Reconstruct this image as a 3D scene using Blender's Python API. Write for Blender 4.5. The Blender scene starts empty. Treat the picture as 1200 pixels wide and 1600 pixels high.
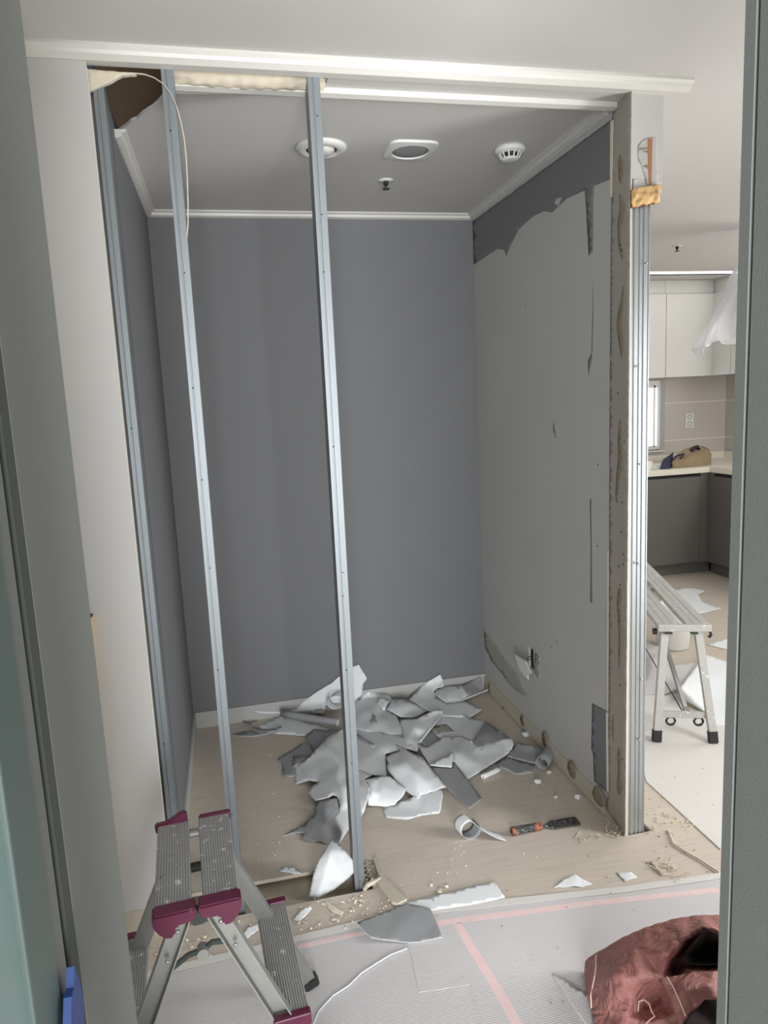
import bpy, bmesh, math, random
import numpy as np
from mathutils import Vector, Matrix
from mathutils.geometry import delaunay_2d_cdt
S = bpy.context.scene
COL = S.collection
rnd = random.Random(7)

# ------------------------------------------------------------------ camera
CAM = Vector((0, 0, 1.5)); FPX = 1088.0
yaw, pitch, roll = .2144, -.1521, -.0476
fwd = Vector((math.sin(yaw)*math.cos(pitch), math.cos(yaw)*math.cos(pitch), math.sin(pitch)))
r0 = Vector((math.cos(yaw), -math.sin(yaw), 0)); u0 = r0.cross(fwd)
CR = r0*math.cos(roll) + u0*math.sin(roll); CU = -r0*math.sin(roll) + u0*math.cos(roll)
cam = bpy.data.cameras.new('camera'); camo = bpy.data.objects.new('camera', cam); COL.objects.link(camo)
M = Matrix((CR, CU, -fwd)).transposed().to_4x4(); M.translation = CAM
camo.matrix_world = M
cam.sensor_fit = 'VERTICAL'; cam.sensor_height = 36; cam.lens = FPX*36/1600; cam.clip_start = .02
S.camera = camo
# ------------------------------------------------------------------ world, lights, exposure
S.view_settings.view_transform = 'Standard'; S.view_settings.look = 'None'; S.view_settings.gamma = 1
S.view_settings.use_curve_mapping = False; S.view_settings.exposure = 0.0
W = bpy.data.worlds.new('world'); S.world = W; W.use_nodes = True
W.node_tree.nodes['Background'].inputs[0].default_value = (.93, .97, 1, 1)
W.node_tree.nodes['Background'].inputs[1].default_value = .75

def area(name, loc, target, sx, sy, power, col=(1, 1, 1)):
    l = bpy.data.lights.new(name, 'AREA'); l.shape = 'RECTANGLE'; l.size = sx; l.size_y = sy; l.energy = power; l.color = col
    o = bpy.data.objects.new(name, l); COL.objects.link(o); o.location = loc
    o.rotation_euler = (Vector(target)-Vector(loc)).to_track_quat('-Z', 'Y').to_euler(); return o
area('living_room_window_light', (4.7, .5, 1.15), (1.0, 1.9, 1.3), 2.4, 2.1, 42, (.97, .985, 1))
area('bedroom_window_light', (-.35, -2.6, 1.15), (.3, 3, 1.35), 2.0, 2.1, 385, (.97, .985, 1))
area('kitchen_ceiling_light', (4.0, 2.6, 2.37), (3.7, 2.6, 0), .7, 1.2, 30, (1, .99, .97))
area('hall_ceiling_light', (-1.0, 1.35, 2.37), (-1.0, 1.35, 0), .4, .4, 3, (1, .985, .97))
def point_fill(name, loc, r, power):
    l = bpy.data.lights.new(name, 'POINT'); l.shadow_soft_size = r; l.energy = power; o = bpy.data.objects.new(name, l); COL.objects.link(o); o.location = loc
point_fill('kitchen_table_lamp', (4.1, 3.1, 1.7), .18, 32)  # added point light out of view, brightens the kitchen and its ceiling
point_fill('living_room_lamp', (3.2, 1.25, 1.6), .18, 3)  # added point light hidden by the right jamb, lifts the hall ceiling
area('hall_side_window_light', (2.55, 1.0, 1.05), (.1, 2.55, .65), .35, 1.6, 32, (.98, .99, 1))  # added fill aimed into the closet to brighten its left wall, no known window


# ------------------------------------------------------------------ materials
def lin(c):
    return tuple(((v/255)/12.92 if v/255 <= .04045 else ((v/255+.055)/1.055)**2.4) for v in c)
def new_mat(name, c, rough=.6, metal=0.0, var=.06, scale=8.0, bump=0.0, bscale=None, stretch=None, spec=.5, coord='Object'):
    m = bpy.data.materials.new(name); m.use_nodes = True; nt = m.node_tree; b = nt.nodes['Principled BSDF']
    c = lin(c); b.inputs['Roughness'].default_value = rough; b.inputs['Metallic'].default_value = metal
    b.inputs['Specular IOR Level'].default_value = spec
    tc = nt.nodes.new('ShaderNodeTexCoord'); mp = nt.nodes.new('ShaderNodeMapping')
    nt.links.new(tc.outputs[coord], mp.inputs[0])
    if stretch: mp.inputs['Scale'].default_value = stretch
    n = nt.nodes.new('ShaderNodeTexNoise'); n.inputs['Scale'].default_value = scale; n.inputs['Detail'].default_value = 6
    nt.links.new(mp.outputs[0], n.inputs['Vector'])
    mx = nt.nodes.new('ShaderNodeMix'); mx.data_type = 'RGBA'
    mx.inputs[6].default_value = (*[v*(1-var) for v in c], 1); mx.inputs[7].default_value = (*[min(1, v*(1+var)) for v in c], 1)
    nt.links.new(n.outputs['Fac'], mx.inputs[0]); nt.links.new(mx.outputs[2], b.inputs['Base Color'])
    if bump:
        n2 = nt.nodes.new('ShaderNodeTexNoise'); n2.inputs['Scale'].default_value = bscale or scale*10; n2.inputs['Detail'].default_value = 4
        nt.links.new(mp.outputs[0], n2.inputs['Vector'])
        bp = nt.nodes.new('ShaderNodeBump'); bp.inputs['Strength'].default_value = bump; bp.inputs['Distance'].default_value = .002
        nt.links.new(n2.outputs['Fac'], bp.inputs['Height']); nt.links.new(bp.outputs[0], b.inputs['Normal'])
    m['mix'] = mx.name; m['map'] = mp.name
    return m
def add_spots(m, c, scale, thr, amount=1.0, stretch=(1, 1, 1)):
    """wear / paint specks in their own colour over the base"""
    nt = m.node_tree; b = nt.nodes['Principled BSDF']; mx = nt.nodes[m['mix']]
    tc = nt.nodes.new('ShaderNodeTexCoord'); mp = nt.nodes.new('ShaderNodeMapping'); mp.inputs['Scale'].default_value = stretch
    nt.links.new(tc.outputs['Object'], mp.inputs[0])
    n = nt.nodes.new('ShaderNodeTexNoise'); n.inputs['Scale'].default_value = scale; n.inputs['Detail'].default_value = 8; n.inputs['Roughness'].default_value = .65
    nt.links.new(mp.outputs[0], n.inputs['Vector'])
    r = nt.nodes.new('ShaderNodeValToRGB'); r.color_ramp.elements[0].position = thr; r.color_ramp.elements[1].position = thr+.04
    r.color_ramp.elements[1].color = (amount,)*3+(1,)
    nt.links.new(n.outputs['Fac'], r.inputs[0])
    src = b.inputs['Base Color'].links[0].from_socket
    m2 = nt.nodes.new('ShaderNodeMix'); m2.data_type = 'RGBA'; m2.inputs[7].default_value = (*lin(c), 1)
    nt.links.new(r.outputs[0], m2.inputs[0]); nt.links.new(src, m2.inputs[6]); nt.links.new(m2.outputs[2], b.inputs['Base Color'])
    return m
def ribs(m, axis, pitch, strength=.5, dist=.001):
    nt = m.node_tree; b = nt.nodes['Principled BSDF']
    tc = nt.nodes.new('ShaderNodeTexCoord'); w = nt.nodes.new('ShaderNodeTexWave'); w.bands_direction = axis; w.wave_profile = 'SIN'
    w.inputs['Scale'].default_value = 1/(pitch*3.183)*1.0; w.inputs['Distortion'].default_value = 0
    nt.links.new(tc.outputs['Object'], w.inputs['Vector'])
    bp = nt.nodes.new('ShaderNodeBump'); bp.inputs['Strength'].default_value = strength; bp.inputs['Distance'].default_value = dist
    nt.links.new(w.outputs['Fac'], bp.inputs['Height'])
    if b.inputs['Normal'].links: nt.links.new(b.inputs['Normal'].links[0].from_socket, bp.inputs['Normal'])
    nt.links.new(bp.outputs[0], b.inputs['Normal']); return m

T = {}
T['white_paint'] = new_mat('white_paint', (206, 203, 200), .7, var=.02, bump=.05, bscale=120)
T['ceiling_paper'] = new_mat('ceiling_paper', (200, 198, 195), .85, var=.02, bump=.12, bscale=160)
T['trim_white'] = new_mat('trim_white', (212, 210, 204), .45, var=.02)
T['wall_white'] = new_mat('wall_white', (192, 190, 187), .75, var=.02, bump=.08, bscale=130)
T['paper_grey'] = new_mat('paper_grey', (116, 117, 119), .8, var=.03, scale=3, bump=.12, bscale=250)
T['paper_back'] = new_mat('paper_back', (180, 179, 175), .9, var=.05, scale=2.5, bump=.2, bscale=90)
add_spots(T['paper_back'], (140, 138, 134), 60, .70, .6)
T['board_strip'] = new_mat('board_strip', (160, 153, 143), .85, var=.06, scale=5, bump=.15, bscale=120)
T['stain'] = new_mat('stain', (158, 154, 145), .85, var=.1, scale=12)  # glue stain tone, also used for the painted shadow of the socket plate
T['stain_brown'] = new_mat('stain_brown', (134, 124, 108), .85, var=.15, scale=20)
T['gypsum_edge'] = new_mat('gypsum_edge', (214, 208, 192), .85, var=.06, scale=40, bump=.3, bscale=200)
T['sheet_white'] = new_mat('sheet_white', (226, 229, 230), .8, var=.03, scale=6, bump=.1, bscale=200)
T['sheet_mid'] = new_mat('sheet_mid', (218, 221, 222), .8, var=.03, scale=6, bump=.1, bscale=200)
T['sheet_grey'] = new_mat('sheet_grey', (150, 151, 153), .7, var=.03, scale=6, bump=.1, bscale=200)
T['zinc'] = new_mat('zinc', (132, 138, 141), .46, metal=.55, var=.05, scale=3, bump=.1, bscale=40, stretch=(1, 1, .1))
ribs(T['zinc'], 'X', .004, .25, .0006)
T['zinc_smooth'] = new_mat('zinc_smooth', (184, 190, 193), .34, metal=.95, var=.05, scale=5, stretch=(1, 1, .1))
T['black'] = new_mat('black', (28, 28, 28), .6, var=.1)
T['dark_void'] = new_mat('dark_void', (40, 36, 32), .9, var=.1)
T['brown_board'] = new_mat('brown_board', (160, 134, 104), .9, var=.12, scale=10, bump=.2, bscale=80)
T['plaster'] = new_mat('plaster', (214, 204, 184), .95, var=.12, scale=30, bump=.8, bscale=70)
T['screed'] = new_mat('screed', (176, 166, 146), .95, var=.2, scale=25, bump=.8, bscale=120)
T['wood_break'] = new_mat('wood_break', (212, 176, 122), .8, var=.3, scale=60, bump=.8, bscale=160, stretch=(1, 1, .25))
T['wood_brown'] = new_mat('wood_brown', (165, 112, 78), .8, var=.2, scale=40, stretch=(1, 1, .2))
T['alu'] = new_mat('alu', (152, 152, 148), .5, metal=.6, var=.1, scale=20, bump=.15, bscale=90)
T['alu_step'] = new_mat('alu_step', (152, 152, 150), .6, metal=.4, var=.15, scale=25, bump=.1, bscale=90)
ribs(T['alu_step'], 'X', .0055, .7, .002)
add_spots(T['alu_step'], (222, 222, 218), 38, .60, .8)
add_spots(T['alu_step'], (95, 95, 90), 21, .66, .6)
T['alu_pale'] = new_mat('alu_pale', (186, 185, 181), .55, metal=.3, var=.08, scale=20)
add_spots(T['alu_pale'], (235, 234, 230), 30, .6, .8); add_spots(T['alu_pale'], (128, 124, 118), 26, .68, .8)
T['purple'] = new_mat('purple', (88, 28, 55), .4, var=.12, scale=25, bump=.1)
add_spots(T['purple'], (140, 96, 114), 45, .64, .5)
T['rubber'] = new_mat('rubber', (40, 40, 40), .7, var=.2, scale=40)
T['jamb'] = new_mat('jamb', (102, 105, 101), .75, var=.05, scale=4, bump=.25, bscale=400)
T['jamb_dark'] = new_mat('jamb_dark', (58, 63, 58), .8, var=.05)
T['teal_frame'] = new_mat('teal_frame', (78, 92, 89), .45, var=.05)
T['blue'] = new_mat('blue', (34, 62, 118), .6, var=.15, scale=40)
T['yellow'] = new_mat('yellow', (214, 172, 70), .5, var=.08)
T['cab_dark'] = new_mat('cab_dark', (104, 101, 97), .4, var=.03)
T['cab_light'] = new_mat('cab_light', (208, 207, 203), .45, var=.02)
T['worktop'] = new_mat('worktop', (226, 220, 206), .35, var=.03, scale=30)
T['khaki'] = new_mat('khaki', (146, 127, 100), .9, var=.12, scale=30, bump=.4, bscale=120)
T['navy'] = new_mat('navy', (52, 50, 78), .8, var=.2, scale=30)
T['red_cloth'] = new_mat('red_cloth', (160, 106, 99), .6, var=.25, scale=42, bump=.6, bscale=60)
add_spots(T['red_cloth'], (196, 146, 136), 120, .63, .55)
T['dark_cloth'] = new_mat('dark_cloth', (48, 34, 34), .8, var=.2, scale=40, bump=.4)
T['thread'] = new_mat('thread', (214, 178, 166), .8, var=.05)
T['plastic_white'] = new_mat('plastic_white', (222, 222, 218), .4, var=.02)
T['grille'] = new_mat('grille', (152, 150, 152), .7, var=.1, scale=400)
T['orange'] = new_mat('orange', (160, 100, 72), .6, var=.25, scale=60); add_spots(T['orange'], (50, 44, 40), 80, .53, .9)
T['steel_dirty'] = new_mat('steel_dirty', (62, 62, 62), .6, metal=.2, var=.4, scale=60, bump=.3); add_spots(T['steel_dirty'], (176, 172, 164), 90, .56, .8)
T['cover'] = new_mat('cover', (202, 199, 199), .6, var=.025, scale=6, bump=.2, bscale=90)
ribs(T['cover'], 'Y', .006, .35, .0008); add_spots(T['cover'], (176, 170, 164), 9, .70, .4)
T['cover_plain'] = new_mat('cover_plain', (214, 211, 206), .6, var=.03, scale=8, bump=.1); add_spots(T['cover_plain'], (170, 164, 158), 12, .66, .5)
T['red_print'] = new_mat('red_print', (230, 202, 200), .6, var=.1, scale=20); add_spots(T['red_print'], (222, 212, 212), 30, .55, .6)
T['cardboard'] = new_mat('cardboard', (196, 182, 150), .9, var=.06)
T['skirt_beige'] = new_mat('skirt_beige', (188, 180, 164), .6, var=.05, scale=10)
T['skirt_grey'] = new_mat('skirt_grey', (172, 173, 170), .6, var=.03)
def wrinkle(m, scale, dist):
    nt = m.node_tree; b = nt.nodes['Principled BSDF']; tc = nt.nodes.new('ShaderNodeTexCoord'); n = nt.nodes.new('ShaderNodeTexNoise')
    n.inputs['Scale'].default_value = scale; n.inputs['Detail'].default_value = 3; n.inputs['Distortion'].default_value = 1.2; nt.links.new(tc.outputs['Object'], n.inputs['Vector'])
    bp = nt.nodes.new('ShaderNodeBump'); bp.inputs['Strength'].default_value = .8; bp.inputs['Distance'].default_value = dist
    nt.links.new(n.outputs['Fac'], bp.inputs['Height'])
    if b.inputs['Normal'].links: nt.links.new(b.inputs['Normal'].links[0].from_socket, bp.inputs['Normal'])
    nt.links.new(bp.outputs[0], b.inputs['Normal'])
wrinkle(T['red_cloth'], 16, .03); wrinkle(T['khaki'], 14, .02)
def emis(name, c, s):
    m = bpy.data.materials.new(name); m.use_nodes = True; b = m.node_tree.nodes['Principled BSDF']
    b.inputs['Base Color'].default_value = (*c, 1); b.inputs['Emission Color'].default_value = (*c, 1); b.inputs['Emission Strength'].default_value = s; return m
T['led'] = emis('led', (1, .99, .97), 3.5); T['daylight'] = emis('daylight', (.95, .97, 1), 1.2)
def glassy(name, c, alpha, rough):
    m = bpy.data.materials.new(name); m.use_nodes = True; b = m.node_tree.nodes['Principled BSDF']
    b.inputs['Base Color'].default_value = (*lin(c), 1); b.inputs['Roughness'].default_value = rough; b.inputs['Alpha'].default_value = alpha
    n = m.node_tree.nodes.new('ShaderNodeTexNoise'); n.inputs['Scale'].default_value = 14
    bp = m.node_tree.nodes.new('ShaderNodeBump'); bp.inputs['Strength'].default_value = .2; m.node_tree.links.new(n.outputs[0], bp.inputs['Height']); m.node_tree.links.new(bp.outputs[0], b.inputs['Normal'])
    return m
T['film'] = glassy('film', (246, 247, 250), .72, .25)
T['clear_plastic'] = glassy('clear_plastic', (226, 224, 224), .55, .3)
T['teal_glass'] = glassy('teal_glass', (120, 146, 144), .93, .3)
def floor_mat():
    m = new_mat('floor_wood', (200, 189, 175), .5, var=.24, scale=6, stretch=(1.0, 30, 1), bump=.06, bscale=30)
    nt = m.node_tree; b = nt.nodes['Principled BSDF']; src = b.inputs['Base Color'].links[0].from_socket
    tc = nt.nodes.new('ShaderNodeTexCoord')
    br = nt.nodes.new('ShaderNodeTexBrick'); br.inputs['Scale'].default_value = 1; br.inputs['Brick Width'].default_value = 1.2; br.inputs['Row Height'].default_value = .19
    br.inputs['Mortar Size'].default_value = .0012; br.inputs['Color1'].default_value = (1, 1, 1, 1); br.inputs['Color2'].default_value = (.97, .97, .97, 1); br.inputs['Mortar'].default_value = (.90, .88, .86, 1)
    nt.links.new(tc.outputs['Object'], br.inputs['Vector'])
    mx = nt.nodes.new('ShaderNodeMix'); mx.data_type = 'RGBA'; mx.blend_type = 'MULTIPLY'; mx.inputs[0].default_value = 1
    nt.links.new(src, mx.inputs[6]); nt.links.new(br.outputs[0], mx.inputs[7]); nt.links.new(mx.outputs[2], b.inputs['Base Color'])
    add_spots(m, (206, 198, 186), 7, .62, .35)
    return m
T['floor'] = floor_mat()
def tile_mat():
    m = new_mat('splash_tile', (196, 189, 183), .3, var=.02)
    nt = m.node_tree; b = nt.nodes['Principled BSDF']; src = b.inputs['Base Color'].links[0].from_socket
    tc = nt.nodes.new('ShaderNodeTexCoord'); sp = nt.nodes.new('ShaderNodeSeparateXYZ'); nt.links.new(tc.outputs['Object'], sp.inputs[0])
    a = nt.nodes.new('ShaderNodeMath'); a.operation = 'ADD'; a.inputs[1].default_value = -1.064+3.3; nt.links.new(sp.outputs[2], a.inputs[0])
    md = nt.nodes.new('ShaderNodeMath'); md.operation = 'MODULO'; md.inputs[1].default_value = .33; nt.links.new(a.outputs[0], md.inputs[0])
    lt = nt.nodes.new('ShaderNodeMath'); lt.operation = 'LESS_THAN'; lt.inputs[1].default_value = .008; nt.links.new(md.outputs[0], lt.inputs[0])
    mx = nt.nodes.new('ShaderNodeMix'); mx.data_type = 'RGBA'; mx.inputs[7].default_value = (*lin((226, 222, 214)), 1)
    nt.links.new(lt.outputs[0], mx.inputs[0]); nt.links.new(src, mx.inputs[6]); nt.links.new(mx.outputs[2], b.inputs['Base Color']); return m
T['tile'] = tile_mat()

# ------------------------------------------------------------------ helpers
def ray(px, py): return CR*((px-600)/FPX) - CU*((py-800)/FPX) + fwd
def onZ(px, py, z=0.0):
    d = ray(px, py); return CAM + d*((z-CAM.z)/d.z)
def onY(px, py, y): d = ray(px, py); return CAM + d*(y/d.y)
def onX(px, py, x): d = ray(px, py); return CAM + d*(x/d.x)

def obj(name, bm, mats, parent=None, label=None, cat=None, group=None, kind=None, smooth=False, center=None):
    """link a bmesh as one mesh object; top-level things get their origin at their base"""
    if center is None: center = parent is None and kind != 'structure'
    bm.normal_update()
    off = Vector((0, 0, 0))
    if center and len(bm.verts):
        xs = [v.co for v in bm.verts]
        off = Vector((sum(c.x for c in xs)/len(xs), sum(c.y for c in xs)/len(xs), min(c.z for c in xs)))
        for v in bm.verts: v.co -= off
    if smooth:
        for f in bm.faces: f.smooth = True
    me = bpy.data.meshes.new(name); bm.to_mesh(me); bm.free()
    o = bpy.data.objects.new(name, me); o.location = off; COL.objects.link(o)
    for m in (mats if isinstance(mats, (list, tuple)) else [mats]): me.materials.append(m)
    if parent is not None: o.parent = parent
    tag(o, label, cat, group, kind)
    return o
def tag(o, label=None, cat=None, group=None, kind=None):
    if label: o['label'] = label
    if cat: o['category'] = cat
    if group: o['group'] = group
    if kind: o['kind'] = kind
def thing(name, loc, rz, label, cat, group=None):
    o = bpy.data.objects.new(name, None); COL.objects.link(o); o.location = loc; o.rotation_euler = (0, 0, rz); o.empty_display_size = .1
    tag(o, label, cat, group); return o
def box(bm, x0, x1, y0, y1, z0, z1, bev=0.0):
    t = bmesh.new(); bmesh.ops.create_cube(t, size=1)
    for v in t.verts: v.co = Vector((x0+(v.co.x+.5)*(x1-x0), y0+(v.co.y+.5)*(y1-y0), z0+(v.co.z+.5)*(z1-z0)))
    if bev: bmesh.ops.bevel(t, geom=t.edges[:], offset=bev, segments=2, affect='EDGES', profile=.5)
    merge(bm, t); return bm
def merge(bm, t, mi=None):
    me = bpy.data.meshes.new('t'); t.to_mesh(me); t.free(); n = len(bm.faces); bm.from_mesh(me); bpy.data.meshes.remove(me)
    if mi is not None:
        bm.faces.ensure_lookup_table()
        for f in bm.faces[n:]: f.material_index = mi
def B(x0, x1, y0, y1, z0, z1, bev=0.0): return box(bmesh.new(), x0, x1, y0, y1, z0, z1, bev)
def prism(bm, pts, vec, bev=0.0):
    """polygon (3-D points) extruded by vec"""
    t = bmesh.new(); vec = Vector(vec)
    a = [t.verts.new(Vector(p)) for p in pts]; b = [t.verts.new(Vector(p)+vec) for p in pts]; n = len(a)
    t.faces.new(a); t.faces.new(b[::-1])
    for i in range(n): t.faces.new([a[i], b[i], b[(i+1) % n], a[(i+1) % n]][::-1])
    bmesh.ops.recalc_face_normals(t, faces=t.faces[:])
    if bev: bmesh.ops.bevel(t, geom=t.edges[:], offset=bev, segments=2, affect='EDGES')
    merge(bm, t); return bm
def bar(bm, p0, p1, w, h, up=(0, 0, 1), bev=0.0):
    p0, p1, up = Vector(p0), Vector(p1), Vector(up); d = (p1-p0).normalized(); s = d.cross(up).normalized(); t = s.cross(d)
    return prism(bm, [p0+s*w/2*a+t*h/2*b for a, b in ((-1, -1), (1, -1), (1, 1), (-1, 1))], p1-p0, bev)
def tube(bm, pts, r, n=8, cap=True):
    pts = [Vector(p) for p in pts]; rings = []
    for i, p in enumerate(pts):
        d = (pts[min(i+1, len(pts)-1)]-pts[max(i-1, 0)]).normalized()
        a = d.cross(Vector((0, 0, 1)) if abs(d.z) < .9 else Vector((1, 0, 0))).normalized(); b = d.cross(a)
        rr = r[i] if isinstance(r, (list, tuple)) else r
        rings.append([bm.verts.new(p+(a*math.cos(2*math.pi*k/n)+b*math.sin(2*math.pi*k/n))*rr) for k in range(n)])
    for i in range(len(rings)-1):
        for k in range(n): bm.faces.new([rings[i][k], rings[i][(k+1) % n], rings[i+1][(k+1) % n], rings[i+1][k]])
    if cap: bm.faces.new(rings[0][::-1]); bm.faces.new(rings[-1])
    bmesh.ops.recalc_face_normals(bm, faces=bm.faces[:]); return bm
def lathe(prof, n=48, loc=(0, 0, 0)):
    """profile of (radius, z)"""
    bm = bmesh.new(); loc = Vector(loc); rings = []
    for r, z in prof:
        if r < 1e-6: rings.append([bm.verts.new(loc+Vector((0, 0, z)))])
        else: rings.append([bm.verts.new(loc+Vector((r*math.cos(2*math.pi*k/n), r*math.sin(2*math.pi*k/n), z))) for k in range(n)])
    for a, b in zip(rings, rings[1:]):
        for k in range(n):
            q = [a[k % len(a)], a[(k+1) % len(a)], b[(k+1) % len(b)], b[k % len(b)]]; u = []
            for v in q:
                if v not in u: u.append(v)
            if len(u) > 2: bm.faces.new(u)
    bmesh.ops.recalc_face_normals(bm, faces=bm.faces[:]); return bm
def struct(name, bm, mat, parent=None, label=None): return obj(name, bm, mat, parent, label=label, kind='structure' if parent is None else None)

def rbf(P, V, Q):
    P = np.array(P, float); V = np.array(V, float); Q = np.array(Q, float)
    D = np.linalg.norm(P[:, None]-P[None], axis=2); n = len(P)
    A = np.zeros((n+3, n+3)); A[:n, :n] = D+np.eye(n)*1e-6; A[:n, n:] = np.c_[np.ones(n), P]; A[n:, :n] = A[:n, n:].T
    w = np.linalg.lstsq(A, np.r_[V, np.zeros(3)], rcond=None)[0]
    return np.linalg.norm(Q[:, None]-P[None], axis=2)@w[:n]+np.c_[np.ones(len(Q)), Q]@w[n:]
def linint(pts, ctrl, Q, step=5.0):
    """heights over a coarse net of flat facets, lightly softened at the creases"""
    co = [Vector((p[0], p[1])) for p in pts]+[Vector((c[0], c[1])) for c in ctrl]; H = [p[2] for p in pts]+[c[2] for c in ctrl]
    m = len(pts); vo, eo, fo, ov, oe, of = delaunay_2d_cdt(co, [(i, (i+1) % m) for i in range(m)], [list(range(m))], 1, 1e-4)
    hv = [H[o[0]] if o else sum(H)/len(H) for o in ov]; T_ = []
    for f in fo:
        a, b, c = [vo[i] for i in f[:3]]; d = (b.y-c.y)*(a.x-c.x)+(c.x-b.x)*(a.y-c.y)
        if abs(d) > 1e-9: T_.append((a.x, a.y, b.x, b.y, c.x, c.y, d, *[hv[i] for i in f[:3]]))
    T_ = np.array(T_)
    def ev(x, y):
        ax, ay, bx, by, cx, cy, d, ha, hb, hc = T_.T
        l1 = ((by-cy)*(x-cx)+(cx-bx)*(y-cy))/d; l2 = ((cy-ay)*(x-cx)+(ax-cx)*(y-cy))/d; l3 = 1-l1-l2
        k = int(np.argmax(np.minimum(np.minimum(l1, l2), l3))); return l1[k]*ha[k]+l2[k]*hb[k]+l3[k]*hc[k]
    r = step*.4
    return [(2*ev(x, y)+ev(x+r, y)+ev(x-r, y)+ev(x, y+r)+ev(x, y-r))/6 for x, y in Q]
def chaikin(pts, n=2):
    for _ in range(n):
        q = []
        for i in range(len(pts)):
            a, b = pts[i], pts[(i+1) % len(pts)]; q += [tuple(a[k]*.75+b[k]*.25 for k in range(len(a))), tuple(a[k]*.25+b[k]*.75 for k in range(len(a)))]
        pts = q
    return pts
def tri_patch(pts, ctrl=(), step=5.0, jag=.0, seed=0, tofn=None, linear=True):
    """outline (x, y, h) filled with triangles; h is interpolated smoothly; tofn(x, y, h) gives the 3-D point"""
    R = random.Random(seed); B_ = []
    n = len(pts)
    for i in range(n):
        a, b = pts[i], pts[(i+1) % n]; L = math.hypot(a[0]-b[0], a[1]-b[1]); k = max(1, int(L/step))
        for j in range(k):
            t = j/k; q = [a[c]+(b[c]-a[c])*t for c in range(3)]
            if j and jag: q[0] += R.uniform(-jag, jag); q[1] += R.uniform(-jag, jag)
            B_.append(q)
    xs = [p[0] for p in B_]; ys = [p[1] for p in B_]; inner = []
    y = min(ys)+step/2; row = 0
    while y < max(ys):
        x = min(xs)+step*(.25+.5*(row % 2))
        while x < max(xs):
            c = False; j = len(B_)-1; md = 1e9
            for i in range(len(B_)):
                if (B_[i][1] > y) != (B_[j][1] > y) and x < (B_[j][0]-B_[i][0])*(y-B_[i][1])/(B_[j][1]-B_[i][1])+B_[i][0]: c = not c
                md = min(md, abs(B_[i][0]-x)+abs(B_[i][1]-y)); j = i
            if c and md > step*.5: inner.append((x, y))
            x += step
        y += step*.87; row += 1
    src = [(p[0], p[1]) for p in B_]+[(c[0], c[1]) for c in ctrl]; val = [p[2] for p in B_]+[c[2] for c in ctrl]
    if len(src) > 160: 
        kk = max(1, len(B_)//130); src = [(p[0], p[1]) for p in B_[::kk]]+[(c[0], c[1]) for c in ctrl]; val = [p[2] for p in B_[::kk]]+[c[2] for c in ctrl]
    hin = linint(pts, ctrl, inner, step) if (inner and linear) else (rbf(src, val, inner) if inner else [])
    co = [Vector((p[0], p[1])) for p in B_]+[Vector(p) for p in inner]; H = [p[2] for p in B_]+list(hin)
    m = len(B_); vo, eo, fo, ov, oe, of = delaunay_2d_cdt(co, [(i, (i+1) % m) for i in range(m)], [list(range(m))], 1, 1e-4)
    V = []
    for i, v in enumerate(vo):
        h = H[ov[i][0]] if ov[i] else float(np.mean(H)); V.append(tofn(v.x, v.y, h))
    return V, fo
def solid_patch(V, F, thick, normal_hint=None, off=None, rim_mat=1):
    """give a surface real thickness: upper side material 0, underside material 1"""
    bm = bmesh.new(); a = [bm.verts.new(v) for v in V]
    for f in F:
        try: bm.faces.new([a[i] for i in f])
        except ValueError: pass
    bm.normal_update(); hint = Vector(normal_hint) if normal_hint else None
    s = sum(((f.normal.dot(hint) if hint else f.normal.dot(CAM-f.calc_center_median())))*f.calc_area() for f in bm.faces)
    if s < 0: bmesh.ops.reverse_faces(bm, faces=bm.faces[:])
    bm.normal_update(); top = bm.faces[:]; nor = {v: v.normal.copy() for v in bm.verts}
    b = {v: bm.verts.new(v.co+(Vector(off) if off else nor[v]*-thick)) for v in a if v.is_valid}
    rim = [(e.link_loops[0].vert, e.link_loops[0].link_loop_next.vert) for e in bm.edges if len(e.link_loops) == 1]
    for f in top:
        g = bm.faces.new([b[v] for v in reversed(f.verts)]); g.material_index = 1; g.smooth = True; f.smooth = True
    for p, q in rim:
        g = bm.faces.new([q, p, b[p], b[q]]); g.material_index = rim_mat
    for v in list(bm.verts):
        if not v.link_faces: bm.verts.remove(v)
    return bm
YB, XR, XL = 3.31, 1.2206, -.265
def floor_pt(zmin=.003, k=.55):
    def f(x, y, h):
        d = ray(x, y); h = max(h*k, zmin); t = (h-CAM.z)/d.z if d.z < 0 else 1e9
        t = min(t, (YB-.012)/d.y)
        if d.x > 0: t = min(t, (XR-.012)/d.x) if (CAM+d*t).y > 2.0 and (CAM+d*t).x < 1.5 and d.x*t < XR+.1 else t
        return CAM+d*t
    return f
def paper(label, pts, ctrl=(), top='sheet_white', bot='sheet_grey', org=None, jag=.5, step=5.0, thick=.0012, name='torn_wallpaper', cat='torn wallpaper', waves=0.0, group=None, tofn=None):
    if org:
        ox, oy, s = org; pts = [(ox+p[0]/s, oy+p[1]/s, p[2]) for p in pts]; ctrl = [(ox+p[0]/s, oy+p[1]/s, p[2]) for p in ctrl]
    V, F = tri_patch(pts, ctrl, step, jag, hash(label) % 1000 if False else len(label)*7+int(pts[0][0]), tofn or floor_pt())
    if waves:
        for v in V: v.z += .5*waves*(math.sin(v.x*55+v.y*31)+math.sin(v.y*47-v.x*23))*.5*min(1, v.z/.02)
        for v in V: v.z = max(v.z, .003)
    return obj(name, solid_patch(V, F, thick, rim_mat=0 if top in ('sheet_white', 'sheet_mid') else 1), [T[top], T[bot]], label=label, cat=cat, group=group)
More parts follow.
